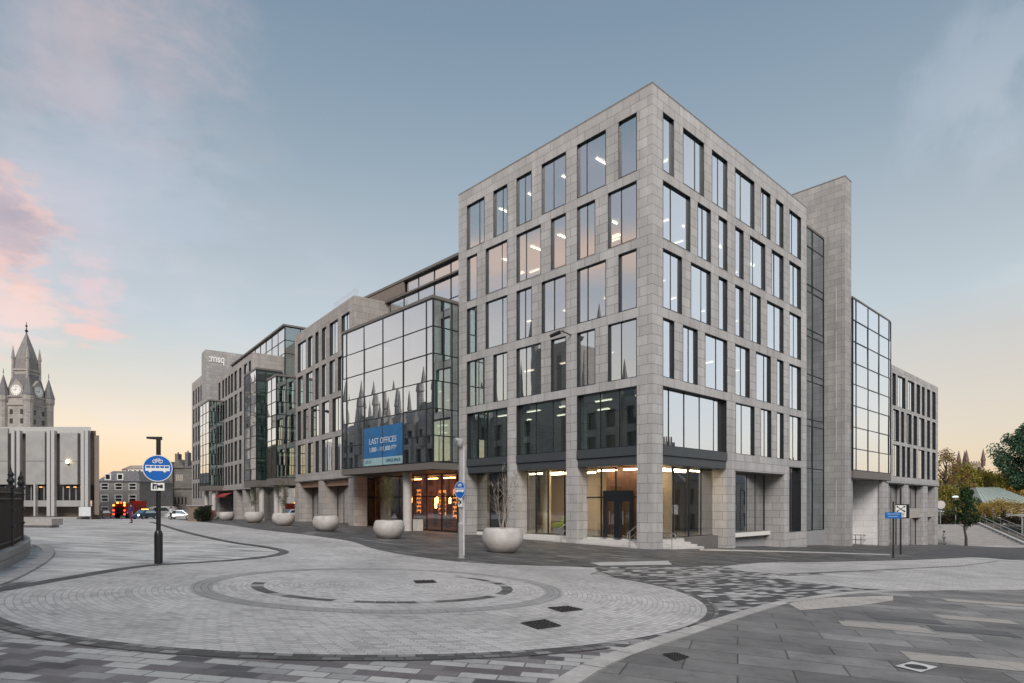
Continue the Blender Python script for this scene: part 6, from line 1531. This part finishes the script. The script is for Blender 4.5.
for s_, w, h in ((28, 3.0, 20), (49, 3.4, 25.5), (74, 2.6, 18.5), (97, 2.6, 18.5)):
    m = MB(); m.fbox(QF, s_ - w, s_ + w, .9, -2 * w, -4, h); t_ = link("gate_tower", m, QS, QC)
    for a in (-1, 1):
        for k in (.9, -2 * w): m = MB(); m.lathe([(.7, h - 8), (.65, h + 2), (.85, h + 2.2), (.05, h + 7.5)], QF(s_ + a * w, k, 0), 8); link("corner_spire", m, QS, t_)
    for a in (-1.2, 1.2): link("lancet", MB().fbox(QF, s_ + a - .5, s_ + a + .5, .93, .8, h - 9, h - 2), plain("dark_glazing", (.03, .032, .036)), t_)
KV = 25.0
VF = Frame((Rr.P[0] + Rr.n[0] * KV, Rr.P[1] + Rr.n[1] * KV), Rr.d, (-Rr.n[0], -Rr.n[1]))
def terrace(label, s0_, s1_, ze, seed, gable):
    t = thing("terrace_house", label, "building", VF((s0_ + s1_) / 2, 0, VF.gz((s0_ + s1_) / 2) if hasattr(VF, 'gz') else -4), "granite houses across the side street")
    m = MB(); op = []; n = max(2, int((s1_ - s0_) / 3)); zb = -5.0
    for i in range(n):
        for r in range(3): a = s0_ + (s1_ - s0_) * (i + .5) / n; op.append((a - .6, a + .6, zb + 1.2 + r * 3.6, zb + 3.4 + r * 3.6))
    facade(m, VF, s0_, s1_, zb - 4, ze, [o for o in op if o[3] < ze], .3)
    for e in (s0_, s1_): m.quad(VF(e, 0, zb - 4), VF(e, -9, zb - 4), VF(e, -9, ze), VF(e, 0, ze)); m.poly([VF(e, 0, ze), VF(e, -9, ze), VF(e, -4.5, ze + 4)])
    link("wall", m, QS, t); link("dark_inside", MB().fbox(VF, s0_ + .1, s1_ - .1, -.32, -.4, zb - 2, ze), plain("dark_glazing", (.03, .032, .036)), t)
    m = MB(); m.quad(VF(s0_, .2, ze - .1), VF(s1_, .2, ze - .1), VF(s1_, -4.5, ze + 4), VF(s0_, -4.5, ze + 4)); m.quad(VF(s0_, -9.2, ze - .1), VF(s1_, -9.2, ze - .1), VF(s1_, -4.5, ze + 4), VF(s0_, -4.5, ze + 4)); rf = link("roof", m, SLATE, t)
    for e in (s0_ + .6, s1_ - .6):
        m = MB(); m.fbox(VF, e - .5, e + .5, -3.4, -5.6, ze + 1, ze + 5.4)
        for j in range(5): m.lathe([(.15, ze + 5.4), (.12, ze + 6.2)], VF(e, -3.7 - j * .4, 0), 7)
        link("chimney", m, QS, rf)
    if gable:
        c = (s0_ + s1_) / 2; m = MB(); m.loft([[VF(c - 2, .15, ze - .5), VF(c + 2, .15, ze - .5), VF(c, .15, ze + 3.4)], [VF(c - 2, -4, ze - .5), VF(c + 2, -4, ze - .5), VF(c, -4, ze + 3.4)]]); link("gable", m, QS, rf)
terrace("granite house across the side street facing the corner block, with a front gable", -6, 5, 4.2, 1, True)
terrace("taller granite house across the side street, facing the corner block windows", 5.3, 16, 6.2, 2, False)
terrace("granite house across the side street facing the stair tower", 16.3, 30, 4.4, 3, True)
terrace("wide granite house across the side street facing the glass block", 30.3, 48, 3.0, 4, False)
terrace("long low granite house across the side street, past the glass block", 48.3, 66, 3.4, 5, True)
terrace("farthest granite house across the side street, lowest of the row", 66.3, 88, 2.2, 6, False)
